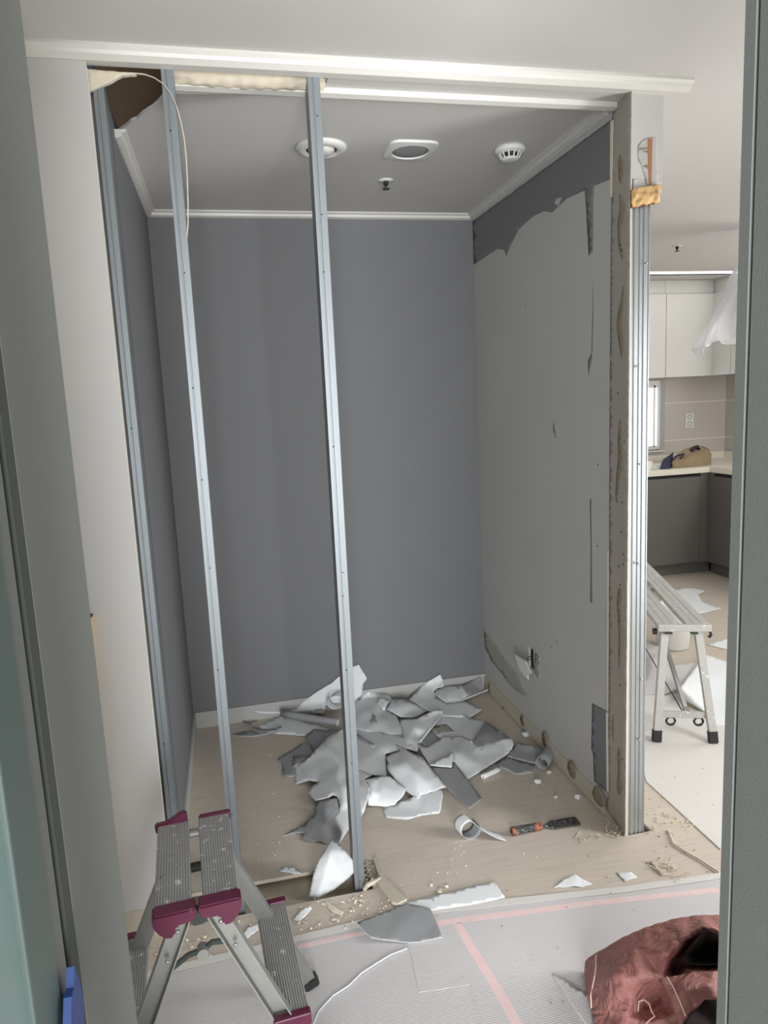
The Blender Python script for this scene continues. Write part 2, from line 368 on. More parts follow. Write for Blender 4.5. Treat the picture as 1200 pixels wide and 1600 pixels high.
def ribbon(path, width, n_sub=1, thick=.001):
    """path: 3-D points of one edge; width: vector (or list of vectors) to the other edge"""
    V = []; F = []
    K = 5
    for i, p in enumerate(path):
        w = Vector(width[i] if isinstance(width, list) else width)
        for k in range(K): V.append(Vector(p)+w*(k/(K-1)))
    for i in range(len(path)-1):
        for k in range(K-1):
            F.append([i*K+k, i*K+k+1, (i+1)*K+k+1, (i+1)*K+k])
    return V, F
def roll(label, p0, p1, r, turns=1.6, mats=('sheet_grey', 'sheet_white'), lift=0.0, **kw):
    p0 = Vector(p0); p1 = Vector(p1); ax = (p1-p0); a = ax.normalized(); up = Vector((0, 0, 1)); s = a.cross(up).normalized(); up = s.cross(a)
    path = []
    N = int(28*turns)
    for i in range(N+1):
        th = 2*math.pi*turns*i/N; rr = r*(1-.28*i/N)
        path.append(p0+up*(r+lift)+s*math.cos(th)*rr+up*math.sin(th)*rr)
    V, F = ribbon(path, ax)
    bm = solid_patch(V, F, .0012, None)
    return obj('torn_wallpaper', bm, [T[mats[0]], T[mats[1]]], label=label, cat='torn wallpaper', smooth=True, **kw)
def patch_on(tofn, pts, thick, vec, jag=.4, step=6, seed=1, round_=0):
    if round_: pts = chaikin([tuple(p[:2]) for p in pts], 2)
    V, F = tri_patch([(p[0], p[1], 0) for p in pts], (), step, jag, seed, tofn)
    return solid_patch(V, F, thick, vec)

# ================================================================== THE SETTING
YF = 1.977; ZC = 2.375; ZH = 2.395
# floor with the open track slot left by the old wall
bm = bmesh.new()
slot = (-.60, .335, 1.958, 2.098); nick = (1.165, 1.345, 1.97, 2.045)
def fbox(x0, x1, y0, y1): box(bm, x0, x1, y0, y1, -.012, 0)
fbox(-2.5, 6.5, -3.2, 1.958)
fbox(-2.5, -.60, 1.958, 5.6); fbox(-.60, .335, 2.098, 5.6); fbox(.335, 1.236, 1.958, 5.6)
fbox(1.236, 1.325, 1.958, 1.975); fbox(1.236, 1.325, 2.045, 5.6); fbox(1.325, 6.5, 1.958, 5.6)
fl = struct('floor', bm, T['floor'])
bm = B(-2.5, 6.5, -3.2, 5.6, -.08, -.032)
struct('subfloor', bm, T['screed'], fl)
# closet walls
struct('wall_back', B(-.40, 1.36, YB, YB+.1, -.03, 2.42), T['paper_grey'])
wl = struct('wall_left', B(-.40, XL, 2.02, YB, -.03, 2.42), T['paper_grey'])
YE = YF
wr = struct('wall_right', prism(bmesh.new(), [(XR, YE, -.02), (XR, YB, -.02), (XR, YB, 2.42), (XR, YE, 2.42)], (.012, 0, 0)), T['paper_back'])
# outlet hole: a dark recessed box in the wall
g = [onX(*q, XR) for q in ((826.5, 1009), (833, 1014), (833, 1047), (827, 1041))]
ys = sorted(p.y for p in g); hz0, hz1 = .325, .42; hy0, hy1 = 2.695, 2.748
cut = B(XR-.01, XR+.02, hy0, hy1, hz0, hz1); cme = bpy.data.meshes.new('cut'); cut.to_mesh(cme); cut.free(); co = bpy.data.objects.new('cut', cme); COL.objects.link(co)
md = wr.modifiers.new('hole', 'BOOLEAN'); md.object = co; md.operation = 'DIFFERENCE'; md.solver = 'EXACT'
bpy.context.view_layer.update(); dg = bpy.context.evaluated_depsgraph_get(); nm = bpy.data.meshes.new_from_object(wr.evaluated_get(dg))
wr.modifiers.clear(); wr.data = nm; bpy.data.objects.remove(co)
bm = bmesh.new()
for a in ((XR+.0125, XR+.05, hy0-.002, hy0, hz0, hz1), (XR+.0125, XR+.05, hy1, hy1+.002, hz0, hz1), (XR+.0125, XR+.05, hy0, hy1, hz0-.002, hz0), (XR+.0125, XR+.05, hy0, hy1, hz1, hz1+.002), (XR+.05, XR+.052, hy0, hy1, hz0, hz1)): box(bm, *a)
struct('back_box', bm, T['black'], wr, 'black recess of the pulled out socket')
# the other board of the partition (kitchen side), behind the end stud
struct('wall_kitchen_side', B(1.2965, 1.306, 2.03, YB+.1, -.02, 2.42), T['wall_white'])
def onwall(x, y, h): return onX(x, y, XR-.0004)
def wallpatch(name, pts, mat, label=None, jag=.35, step=6, off=.0004, thick=.0004):
    obj(name, patch_on(lambda x, y, h: onX(x, y, XR-off), pts, thick, (-1, 0, 0), jag, step, len(pts), mat is T['stain_brown']), [mat, mat], wr, label=label)
# bare strip where the old cross wall joined
wallpatch('bare_strip', [(957, 160), (987, 138), (985, 300), (982, 700), (977, 1300), (976, 1307), (946, 1263), (949.5, 1240), (951, 1000), (952, 700), (954, 400), (955, 290)], T['board_strip'], 'beige bare strip at the open end', .25, off=.0012)
wallpatch('wallpaper_remnant', [(738.2, 346), (960, 183), (957, 290), (953.5, 280), (927.5, 291), (926.6, 391.6), (919.6, 399.6), (917, 350), (914, 297.6), (887, 309.5), (871, 324), (863, 332), (850, 330), (833, 338), (810.5, 359), (800, 380), (791, 400), (788, 390), (776.5, 389), (758, 402), (739.5, 414)], T['paper_grey'], 'dark grey paper still on the wall top', .3, 7)
wallpatch('wallpaper_remnant', [(925, 1098), (948.5, 1111), (950, 1180), (950.7, 1240), (928, 1220), (926.5, 1180), (923.8, 1170), (924.5, 1130)], T['paper_grey'], 'grey paper left low by the open end', .3)
wallpatch('wallpaper_remnant', [(921.5, 780), (924, 780), (925, 860), (925.5, 943), (922, 940), (923, 860)], T['paper_grey'], 'narrow grey paper sliver', .15, 8)
wallpatch('wallpaper_remnant', [(926.6, 437), (927, 500), (925, 561), (919.6, 587), (918.5, 564), (924, 552), (925.3, 500)], T['paper_grey'], 'narrow grey paper sliver', .15, 8)
wallpatch('wallpaper_remnant', [(866, 655), (869, 672), (874, 684), (866, 683), (864, 668)], T['stain'], 'small torn nick', .2)
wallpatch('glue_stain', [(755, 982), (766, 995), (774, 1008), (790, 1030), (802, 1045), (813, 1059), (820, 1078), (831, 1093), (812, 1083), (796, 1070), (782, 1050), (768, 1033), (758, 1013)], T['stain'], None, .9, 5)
wallpatch('glue_stain', [(836, 1019), (845, 1027), (844, 1064), (838, 1056), (834, 1046)], T['stain'], None, .3, 5)  # cast shadow of the hanging socket plate, painted as a darker wall patch
for pts in ([(966, 240), (973, 245), (975, 262), (971, 290), (966, 280)], [(967, 300), (973, 310), (978, 325), (975, 345), (970, 360), (971, 380), (975, 400), (972, 410), (966, 385), (964, 350), (968, 330)],
            [(974, 440), (976, 470), (971, 500), (973, 520), (975, 545), (972, 565), (967, 540), (963, 510), (965, 490), (971, 465)], [(968, 650), (972, 665), (971, 690), (974, 710), (971, 740), (967, 760), (966, 790), (961, 780), (963, 740), (966, 715), (965, 680)],
            [(967, 915), (972, 925), (970, 950), (971, 1000), (969, 1050), (966, 1035), (967, 980), (963, 940)], [(967, 1165), (971, 1180), (970, 1215), (973, 1232), (969, 1245), (963, 1235), (966, 1200), (964, 1180)],
            [(957, 1110), (960, 1130), (959, 1165), (956, 1150)]):
    wallpatch('glue_stain', pts, T['stain_brown'], None, .4, 4, off=.0018)
bm = bmesh.new(); prism(bm, [onX(*q, XR) for q in ((955, 190), (959, 187), (957, 308), (954, 306))], (-.003, 0, 0))
prism(bm, [onX(*q, XR) for q in ((947.5, 1112), (950.5, 1114), (951.5, 1238), (948.5, 1236))], (-.002, 0, 0))
prism(bm, [onX(*q, XR) for q in ((949.5, 860), (951.5, 860), (951, 1110), (949, 1110))], (-.0015, 0, 0))
obj('corner_bead', bm, T['gypsum_edge'], wr, label='cream bead line')
bm = bmesh.new(); rr = random.Random(3)
for i in range(20):
    px, py = rr.choice([(rr.uniform(770, 935), rr.uniform(430, 1060)), (rr.uniform(963, 977), rr.uniform(350, 1250))])
    c = onX(px, py, XR-.0022); prism(bm, [c+Vector((0, .0035*math.cos(a), .0035*math.sin(a))) for a in (0, 1.2, 2.5, 3.8, 5)], (-.0005, 0, 0))
obj('screw_mark', bm, T['black'], wr)
# gypsum board edge, kraft paper + plaster core
gyp = struct('gypsum_edge', B(XR+.0004, XR+.0118, YE-.0025, YE, -.02, 2.13), T['gypsum_edge'], wr, 'cream raw edge of the plasterboard')
# peeled curl on right wall
pts = [onX(871, 318, XR)+Vector((-.012, 0, 0)), onX(876, 311, XR)+Vector((-.018, 0, 0)), onX(886, 308, XR)+Vector((-.02, 0, 0)), onX(880, 316, XR)+Vector((-.012, 0, -.0)), onX(873, 322, XR)+Vector((-.001, 0, 0))]
obj('paper_curl', prism(bmesh.new(), pts, (.001, 0, 0)), T['paper_back'], wr, label='small white curl of peeled paper')
# skirtings
struct('baseboard_back', B(XL, XR, YB-.009, YB, 0, .08, .001), T['skirt_grey'])
struct('baseboard_left', B(XL, XL+.009, 2.10, YB-.01, 0, .08, .001), T['skirt_grey'])
br_ = struct('baseboard_right', B(XR-.008, XR, 2.105, YB-.01, .004, .068, .001), T['skirt_beige'])
for i, (a, b) in enumerate([((762, 1068), (766, 1085)), ((784, 1105), (789, 1118)), ((812, 1118), (820, 1136)), ((846, 1145), (856, 1170)), ((886, 1190), (900, 1218)), ((925, 1230), (946, 1262))]):
    w = b[0]-a[0]; pts = [(a[0], a[1]+2), (a[0]+w*.5, a[1]-3), (b[0], a[1]+w*.9), (b[0], b[1]-2), (b[0]-w*.4, b[1]), (a[0]+1, (a[1]+b[1])/2)]
    obj('glue_stain', patch_on(lambda x, y, h: onX(x, y, XR-.0086), pts, .0003, (-1, 0, 0), .3, 5, 1, 1), [T['stain_brown']]*2, br_)
# front wall left of the opening
wf = struct('wall_front', B(-2.5, -.2655, 1.952, 1.9645, .0, 2.40), T['wall_white'])
struct('gypsum_edge', B(-.2654, -.2640, 1.953, 1.9645, 0, 2.35), T['gypsum_edge'], wf)
sk = struct('baseboard_front', B(-2.5, -.275, 1.943, 1.952, 0, .085, .001), T['skirt_beige'])
struct('wall_front_inner', B(-2.5, -.40, 2.03, 2.04, -.03, 2.42), T['wall_white'])
# hall / kitchen ceiling, closet ceiling with torn corner
bm = bmesh.new()
prism(bm, [(-2.5, .7, ZH), (6.5, .7, ZH), (6.5, 4.86, ZH), (1.306, 4.86, ZH), (1.306, 1.985, ZH), (-2.5, 1.985, ZH)], (0, 0, .02))
ce = struct('ceiling', bm, T['ceiling_paper'])
def cz(px, py, z=ZC): p = onZ(px, py, z); return (p.x, p.y, z)
edge = [(178, 213), (188, 204), (197, 198), (205, 190), (214, 187), (222, 179), (231, 173), (239, 168), (247, 161), (256, 150), (262, 146)]
poly = [(XL-.05, cz(174, 216)[1], ZC)]+[cz(*q) for q in edge]+[(XR, 2.05, ZC), (XR, YB, ZC), (XL-.05, YB, ZC)]
bm = prism(bmesh.new(), poly, (0, 0, .0095))
struct('ceiling_closet', bm, T['ceiling_paper'])
struct('ceiling_deck', B(-.5, 1.35, 1.99, YB, 2.53, 2.54), T['brown_board'], ce, 'brown board above the torn ceiling')
struct('ceiling_joist', B(-.45, -.30, 1.99, 2.03, 2.41, 2.53), T['brown_board'], ce)
# mouldings
def mould(name, prof, p0, p1, mat=None):
    """prof: list of (out, down) from the wall line, p0->p1 horizontal; out is to the right of the run"""
    p0 = Vector(p0); p1 = Vector(p1); d = (p1-p0).normalized(); o = d.cross(Vector((0, 0, 1)))
    return struct(name, prism(bmesh.new(), [p0+o*a+Vector((0, 0, -b)) for a, b in prof], p1-p0), mat or T['trim_white'])
crown = [(0, 0), (.028, 0), (.03, .008), (.022, .014), (.02, .022), (.004, .031), (0, .031)]
mould('trim_1', crown, (-2.5, 1.9515, ZH), (1.40, 1.9515, ZH))
struct('trim_2', B(-2.5, 1.335, 1.952, 1.976, 2.364, ZH), T['trim_white'])
struct('trim_3', prism(bmesh.new(), [(1.3345, 1.955, 2.364), (1.38, 1.955, 2.388), (1.40, 1.955, ZH), (1.3345, 1.955, ZH)], (0, .03, 0)), T['trim_white'])
step_ = [(0, 0), (.034, 0), (.034, .006), (.022, .010), (.020, .02), (.006, .025), (0, .025)]
mould('trim_4', step_, (XL, YB, ZC), (XR, YB, ZC))
mould('trim_5', step_, (XR, YB, ZC), (XR, 2.09, ZC), T['ceiling_paper'])
mould('trim_6', step_, (XL, 2.405, ZC), (XL, YB, ZC))
struct('trim_7', prism(bmesh.new(), [(-.075, 2.036, 2.352), (-.075, 2.056, 2.348), (-.075, 2.060, 2.356), (-.075, 2.09, 2.36), (-.075, 2.094, ZC), (-.075, 2.036, ZC)], (1.295, 0, 0)), T['trim_white'])
# underside left where the wall stood
struct('trim_8', B(.335, XR, 1.9765, 2.036, 2.3665, 2.38), T['ceiling_paper'])
V, F = tri_patch([(-.075, 1.992, 2.376), (.31, 1.988, 2.374), (.335, 2.0, 2.372), (.33, 2.036, 2.358), (.1, 2.036, 2.352), (-.06, 2.04, 2.356), (-.085, 2.02, 2.362)], [(.0, 2.018, 2.352), (.1, 2.012, 2.356), (.2, 2.02, 2.350)], .008, .002, 5, lambda x, y, h: Vector((x, y, h+.0014*math.sin(x*150)+.0012*math.sin(y*310+x*60))))
struct('torn_plaster', solid_patch(V, F, .012, (0, 0, -1)), [T['plaster'], T['plaster']], ce, 'rough cream plaster where the wall was torn off')
V, F = tri_patch([(136, 108, 0), (160, 110, 0), (200, 113, 0), (213, 116, 0), (190, 118, 0), (176, 126, 0), (165, 131, 0), (157, 134, 0), (145, 140, 0), (139, 142, 0)], (), 5, .5, 4, lambda x, y, h: onY(x, y, 1.968+.0004*(160-x)*.2))
struct('torn_plaster', solid_patch(V, F, .012), [T['plaster'], T['gypsum_edge']], ce, 'torn plasterboard corner above the first stud')
# white papered upper end of the partition
end_ = struct('wall_end', B(XR, 1.333, YF-.004, 2.06, 2.13, 2.3935), T['wall_white'])
V, F = tri_patch([(996, 228, 0), (1004, 218, 0), (1013, 214, 0), (1027, 215, 0), (1029, 292, 0), (1012, 293, 0), (1003, 262, 0), (997, 250, 0)], (), 5, .5, 4, lambda x, y, h: onY(x, y, YF-.0045))
obj('torn_patch', solid_patch(V, F, .0005), [T['paper_back']]*2, end_, label='torn pale patch')
obj('exposed_wood', prism(bmesh.new(), [onY(*q, YF-.0052) for q in ((1012, 217), (1019.5, 215), (1018, 292), (1014, 292), (1013, 260))], (0, .0006, 0)), T['wood_brown'], end_, label='brown wood showing through')
bm = bmesh.new()
for q in (((998, 231), (1012, 230), (1012, 233), (1000, 234)), ((1003, 236), (1012, 235), (1012, 239)), ((1004, 259), (1013, 257), (1013, 264))): prism(bm, [onY(*a, YF-.0053) for a in q], (0, .0006, 0))
obj('gouge', bm, T['stain_brown'], end_)
obj('column_face', B(1.238, 1.333, YF-.002, YF+.05, 2.09, 2.1295), T['wall_white'], end_)
# kitchen shell
struct('wall_kitchen_back', B(1.306, 4.42, 5.55, 5.65, 0, 2.5), T['tile'])
struct('wall_kitchen_right', B(4.42, 4.5, 1.0, 5.65, 0, 2.5), T['tile'])
cs = struct('ceiling_kitchen', B(1.306, 4.42, 5.0, 5.55, ZH, ZH+.02), T['ceiling_paper'])
bm = B(1.306, 6.5, 4.86, 5.0, 2.43, 2.44); box(bm, 1.306, 4.42, 4.855, 4.86, ZH, 2.44); box(bm, 1.306, 4.42, 5.0, 5.005, ZH, 2.44)
struct('ceiling_light_channel', bm, T['trim_white'], cs)
led = thing('light_strip', (2.6, 4.93, 2.40), 0, 'long lit light line recessed in the kitchen ceiling', 'ceiling light')
obj('diffuser', B(-1.25, 1.8, -.055, .055, 0, .012), T['led'], led); obj('housing', B(-1.26, 1.81, -.06, .06, .012, .029), T['plastic_white'], led)
# window sliver in kitchen
w1 = struct('window_1', B(3.735, 3.79, 5.53, 5.549, .99, 1.60), T['skirt_grey'])
struct('window_sill', B(2.9, 3.79, 5.51, 5.549, .975, .99), T['trim_white'], w1)
bm = bmesh.new(); box(bm, 3.715, 3.735, 5.52, 5.549, 1.02, 1.56); box(bm, 3.675, 3.69, 5.525, 5.549, 1.02, 1.56); box(bm, 2.9, 3.735, 5.525, 5.549, 1.0, 1.03); box(bm, 2.9, 3.735, 5.525, 5.549, 1.54, 1.60)
struct('window_frame', bm, T['plastic_white'], w1); struct('window_pane', B(2.9, 3.715, 5.54, 5.549, 1.03, 1.54), T['daylight'], w1)
# door way we look through
YD0, YD1 = .55, .80
bm = bmesh.new(); XJ = -.1635
prism(bm, [(XJ, .80, -.02), (XJ, .597, -.02), (XJ-.030, .597, -.02), (XJ-.030, .562, -.02), (XJ-.001, .562, -.02), (XJ-.001, .535, -.02), (-.45, .535, -.02), (-.45, .80, -.02)], (0, 0, 2.5), 0)
d1 = struct('door_1', bm, T['jamb'])
obj('jamb_groove', B(XJ-.0295, XJ-.0004, .575, .5969, 0, 2.4), T['jamb_dark'], d1)
bm = bmesh.new(); XJR = .650
prism(bm, [(XJR, .80, -.02), (XJR, .7815, -.02), (XJR+.014, .7815, -.02), (XJR+.014, .776, -.02), (XJR+.001, .776, -.02), (XJR+.001, .535, -.02), (.95, .535, -.02), (.95, .80, -.02)], (0, 0, 2.5), 0)
d2 = struct('door_2', bm, T['jamb'])
struct('jamb_groove', B(XJR+.008, XJR+.0139, .7762, .7813, 0, 2.4), T['jamb_dark'], d2)
struct('wall_doorway_left', B(-2.5, -.45, .6, .78, 0, 2.5), T['wall_white'])
struct('wall_doorway_right', B(.95, 2.6, .6, .78, 0, 2.5), T['wall_white'])
# glass door leaf slid back on the left
dl = thing('glass_door', (-.158, .3, 0), 0, 'teal glass door leaf with dark frame at the left edge', 'door')
obj('door_frame', B(-.02, -.004, .172, .232, 0, 2.35, .002), T['teal_frame'], dl)
obj('door_pane', B(-.014, -.008, -.65, .172, .05, 2.3), T['teal_glass'], dl)
bmt = bmesh.new(); bm_t = [onX(104, 1512, -.158), onX(112, 1535, -.158), onX(119, 1565, -.16), onX(121, 1640, -.16), onX(97, 1640, -.158), onX(99, 1560, -.158), onX(103, 1545, -.158)]
obj('painter_tape', prism(bmt, bm_t, (.006, 0, 0)), T['blue'], label='crumpled blue masking tape low on the left door jamb', cat='tape')

# ================================================================== STUDS
def stud(x0, x1, label, y0=YF, dark_left=True, zt=2.372, zb=-.03, screws=()):
    w = x1-x0; t = .0012; d = .065
    root = thing('metal_stud', (x0, y0, zb), 0, label, 'metal stud')
    H = zt-zb
    bm = bmesh.new()
    # web with shallow stiffening grooves, facing the hall
    prof = [(0, 0), (w*.30, 0), (w*.34, .0015), (w*.42, .0015), (w*.46, 0), (w, 0)]
    pts = [(a, b, 0) for a, b in prof]+[(a, b+t, 0) for a, b in reversed(prof)]
    prism(bm, pts, (0, 0, H)); obj('face', bm, T['zinc'], root)
    for sx in (0, 1):
        bm = bmesh.new(); xa = 0 if sx == 0 else w-t
        box(bm, xa, xa+t, t, d, 0, H); xb = t if sx == 0 else w-t-.008
        box(bm, xb, xb+.008, d-t, d, 0, H); obj('flange', bm, T['zinc'], root)
    for z in screws:
        obj('screw', lathe([(0, -.0), (.0022, 0), (.0018, .0012), (0, .0012)], 8), T['black'], root).matrix_local = Matrix.Translation((w*rnd.uniform(.35, .65), 0, z))@Matrix.Rotation(math.radians(90), 4, 'X')
    return root
stud(-.259, -.233, 'narrow grey steel stud close beside the white front wall', screws=(.6, 1.5), zt=2.352)
stud(-.092, -.062, 'middle free-standing steel stud with thin strip curling over its top', screws=(.35, .8, 1.1, 1.35, 1.6, 1.9, 2.25))
stud(.280, .312, 'third free-standing steel stud rising in front of the torn paper heap', screws=(.05, .45, .75, .98, 1.05, 1.42, 1.9, 2.05, 2.3))
# black shadow gap profile beside the first stud: the board's dark backing paper
# right end stud with ribbed web
root = thing('metal_stud', (1.2335, YF, -.03), 0, 'bright galvanised ribbed stud at the open end of the right wall', 'metal stud')
w = .0625
prof = [(0, 0), (.004, 0), (.006, .003), (.009, .003), (.011, 0), (.021, 0), (.023, .0025), (.026, .0025), (.028, 0), (.036, 0), (.038, .003), (.041, .003), (.043, 0), (.052, 0), (.054, .002), (.057, .002), (.059, 0), (w, 0)]
bm = bmesh.new(); t = .001
prism(bm, [(a, b, 0) for a, b in prof]+[(a, b+t, 0) for a, b in reversed(prof)], (0, 0, 2.13)); obj('face', bm, T['zinc_smooth'], root)
for xa in (0, w-t): obj('flange', B(xa, xa+t, t, .045, 0, 2.13), T['zinc_smooth'], root)
for q in ((1008, 412), (996, 572), (998, 725), (995, 880), (1000, 1060), (997, 1155)):
    p = onY(*q, YF)-root.location; sc = obj('screw', lathe([(0, .010), (.0035, .010), (.004, .006), (.0018, .005), (.0015, -.004), (0, -.004)], 10), T['zinc_smooth'], root, smooth=True)
    sc.matrix_local = Matrix.Translation((p.x, 0, p.z))@Matrix.Rotation(math.radians(90), 4, 'X')
# broken wood end above the stud
rr = random.Random(5); bm = bmesh.new()
outl = [(986.5, 300), (990, 295), (1000, 293), (1012, 291), (1026, 289), (1033, 288), (1034, 296), (1030, 299), (1031, 316), (1024, 318), (1019, 316), (1010, 321), (1003, 319), (996, 323), (989, 324), (987, 318)]
def wood_pt(x, y, h): p = onY(x, y, 1.96); p.y -= h; return p
V, F = tri_patch([(a, b, .0) for a, b in outl], [(rr.uniform(990, 1028), rr.uniform(298, 316), rr.uniform(0, .014)) for _ in range(26)], 2.0, .7, 3, wood_pt)
obj('broken_wood', solid_patch(V, F, .014, None, (0, .014, 0)), [T['wood_break'], T['wood_brown']], label='splintered pale wood stub at the top of the end stud', cat='broken wood')

# curling strip from the ceiling
pts = [(150, 122, 1.985), (165, 118, 1.982), (185, 115, 1.975), (205, 114, 1.965), (225, 116, 1.962), (240, 121, 1.96), (255, 131, 1.958), (266, 146, 1.958), (275, 165, 1.958), (282, 190, 1.96), (287, 215, 1.96), (290, 245, 1.962), (292, 280, 1.964), (293, 320, 1.966), (293, 350, 1.968), (291, 372, 1.97)]
path = [onY(x, y, d) for x, y, d in pts]
V, F = ribbon(path, (.0012, .010, .0012))
obj('curled_strip', solid_patch(V, F, .0015), [T['gypsum_edge'], T['gypsum_edge']], label='thin cream strip curling down from the ceiling over the middle stud', cat='torn strip', smooth=True)

# ================================================================== CEILING FIXTURES
p = onZ(502, 230, ZC)
r = thing('ceiling_vent', (p.x, p.y, ZC-.016), 0, 'round white ceiling disc with dark ring slot, partly behind the third stud', 'vent')
obj('rim', lathe([(.054, .004), (.060, .0), (.078, .004), (.086, .010), (.088, .0159), (.05, .0159), (.054, .004)]), T['plastic_white'], r, smooth=True)
obj('slot', lathe([(.0535, .008), (.046, .008), (.046, .015), (.0535, .015), (.0535, .008)]), T['black'], r)
obj('disc', lathe([(0, -.008), (.03, -.006), (.043, .002), (.0455, .008), (.0455, .0145), (0, .0145)]), T['plastic_white'], r, smooth=True)
p = onZ(641, 233, ZC)
r = thing('ceiling_speaker', (p.x, p.y, ZC-.012), 0, 'square white ceiling speaker with round grey mesh grille', 'speaker')
bm = bmesh.new(); n = 48; a_ = .088
outer = []
for k in range(n):
    th = 2*math.pi*k/n; c, s = math.cos(th), math.sin(th); q = (abs(c)**5+abs(s)**5)**(-1/5); outer.append((a_*q*c, a_*q*s))
ro = [bm.verts.new((x, y, .0115)) for x, y in outer]; rm = [bm.verts.new((x*.97, y*.97, .004)) for x, y in outer]
ri = [bm.verts.new((.066*math.cos(2*math.pi*k/n), .066*math.sin(2*math.pi*k/n), .000)) for k in range(n)]; rj = [bm.verts.new((.063*math.cos(2*math.pi*k/n), .063*math.sin(2*math.pi*k/n), .005)) for k in range(n)]
for A_, B_ in ((ro, rm), (rm, ri), (ri, rj)):
    for k in range(n): bm.faces.new([A_[k], A_[(k+1) % n], B_[(k+1) % n], B_[k]])
bmesh.ops.recalc_face_normals(bm, faces=bm.faces[:]); obj('frame', bm, T['plastic_white'], r)
obj('grille', lathe([(0, .003), (.04, .0035), (.0625, .006), (.0625, .011), (0, .011)]), T['grille'], r, smooth=True)
p = onZ(797, 240, ZC-.02)
r = thing('smoke_detector', (p.x, p.y, ZC-.045), 0, 'round white smoke detector on the closet ceiling near the right wall', 'smoke detector')
obj('base', lathe([(0, .0448), (.052, .0448), (.054, .034), (.050, .026), (0, .026)]), T['plastic_white'], r, smooth=True)
obj('inner_core', lathe([(0, .006), (.022, .006), (.024, .026), (0, .026)]), T['black'], r)
bm = bmesh.new()
for k in range(12):
    th = 2*math.pi*k/12; bar(bm, (.041*math.cos(th), .041*math.sin(th), .026), (.030*math.cos(th), .030*math.sin(th), .006), .005, .003)
obj('cage', bm, T['plastic_white'], r)
obj('cap', lathe([(0, 0), (.024, .001), (.031, .004), (.032, .008), (0, .008)]), T['plastic_white'], r, smooth=True)
def sprinkler(p, label, z):
    r = thing('sprinkler_head', (p.x, p.y, z-.034), 0, label, 'sprinkler')
    obj('collar', lathe([(0, .0338), (.030, .0338), (.031, .031), (.012, .029), (0, .029)]), T['plastic_white'], r, smooth=True)
    obj('nozzle', lathe([(0, .029), (.010, .029), (.010, .018), (.005, .014), (.004, .004), (0, .004)], 16), T['black'], r)
    obj('deflector', lathe([(0, 0), (.014, 0), (.015, .003), (0, .004)], 16), T['steel_dirty'], r)
sprinkler(onZ(603, 288, ZC-.015), 'small sprinkler head with black nozzle on the closet ceiling', ZC)
sprinkler(onZ(1058, 384, ZH), 'small sprinkler head far off on the kitchen ceiling', ZH)

# ================================================================== SOCKET HANGING FROM THE WALL
def sp(px, py, x): return onX(px, py, x)
c0 = sp(815, 1042, 1.165); r = thing('socket_plate', c0, 0, 'white broken wall socket hanging by its wires from the right wall', 'socket')
pl = [(803, 1022), (812, 1028), (821, 1033), (826, 1045), (829, 1052), (824, 1056), (825, 1062), (820, 1058), (817, 1052), (812, 1048), (808, 1035)]
obj('plate', prism(bmesh.new(), [sp(a, b, 1.172-(a-803)*.0004)-c0 for a, b in pl], (.007, .003, 0), .0008), T['plastic_white'], r)
obj('insert', prism(bmesh.new(), [sp(a, b, 1.168)-c0 for a, b in ((812, 1029), (818, 1033), (824, 1046), (820, 1048))], (.012, .004, 0), .0008), T['sheet_mid'], r)
for dz in (0, .012):
    obj('wire', tube(bmesh.new(), [sp(822, 1036, 1.18)-c0+Vector((0, 0, dz)), sp(826, 1031, 1.205)-c0+Vector((0, 0, dz)), Vector((XR+.02, 2.72, .375+dz))-c0], .0018, 6), T['black'], r)

# ================================================================== FLOOR COVERS
def flat(name, pts, z, th, mat, label=None, cat=None, parent=None, jag=0.0, group=None):
    bm = prism(bmesh.new(), [(x, y, z) for x, y in pts], (0, 0, th)); return obj(name, bm, T[mat], parent, label=label, cat=cat, group=group)
def P2(*q): return [tuple(onZ(a, b, 0))[:2] for a, b in q]
s1 = flat('floor_cover', [(.50, 1.825), (1.08, 1.746), (1.60, 1.700), (1.75, .95), (.47, .95), (.487, 1.416), (.499, 1.53), (.368, 1.542), (.386, 1.745), (.42, 1.835)], .0022, .0007, 'cover', 'white ribbed floor cover under the red bag, crossed by faint red lines', 'floor cover')
s1b = flat('floor_cover', [(-.9, 1.79), (-.33, 1.803), (.263, 1.832), (.43, 1.833), (.55, 1.7), (.55, .95), (-.9, .95)], .0002, .0018, 'cover', 'white ribbed floor cover beneath the purple-capped step stool', 'floor cover')
s1c = flat('floor_cover', [(.56, 1.62), (.732, 1.508), (.732, 1.25), (1.3, 1.2), (1.3, 1.0), (.52, 1.0), (.50, 1.4)], .0003, .0015, 'cover_plain', 'plain cover sheet lying hidden under the ribbed floor cover', 'floor cover') if False else None
flat('border_tape', [(-.36, 1.802), (.263, 1.832), (.50, 1.826), (1.08, 1.747), (1.62, 1.700), (1.615, 1.676), (1.07, 1.722), (.50, 1.798), (.263, 1.806), (-.36, 1.778)], .0042, .0006, 'cover_plain', 'long white tape border along the front edge of the floor covers', 'tape')
for pts in ([(.42, 1.775), (.519, 1.768), (.95, 1.722), (1.343, 1.668), (1.343, 1.646), (.95, 1.700), (.519, 1.745), (.42, 1.752)], [(.525, 1.744), (.550, 1.744), (.582, 1.45), (.588, 1.30), (.562, 1.30), (.556, 1.45)]):
    flat('printed_line', [(x-s1.location.x, y-s1.location.y) for x, y in pts], .0008, .0001, 'red_print', 'faint red printed line', parent=s1)
for pts in ([(.0, 1.775), (.107, 1.790), (.255, 1.792), (.34, 1.785), (.34, 1.772), (.255, 1.778), (.107, 1.774), (.0, 1.76)],):
    flat('printed_line', [(x-s1b.location.x, y-s1b.location.y) for x, y in pts], .0019, .0003, 'red_print', 'faint red printed line', parent=s1b)
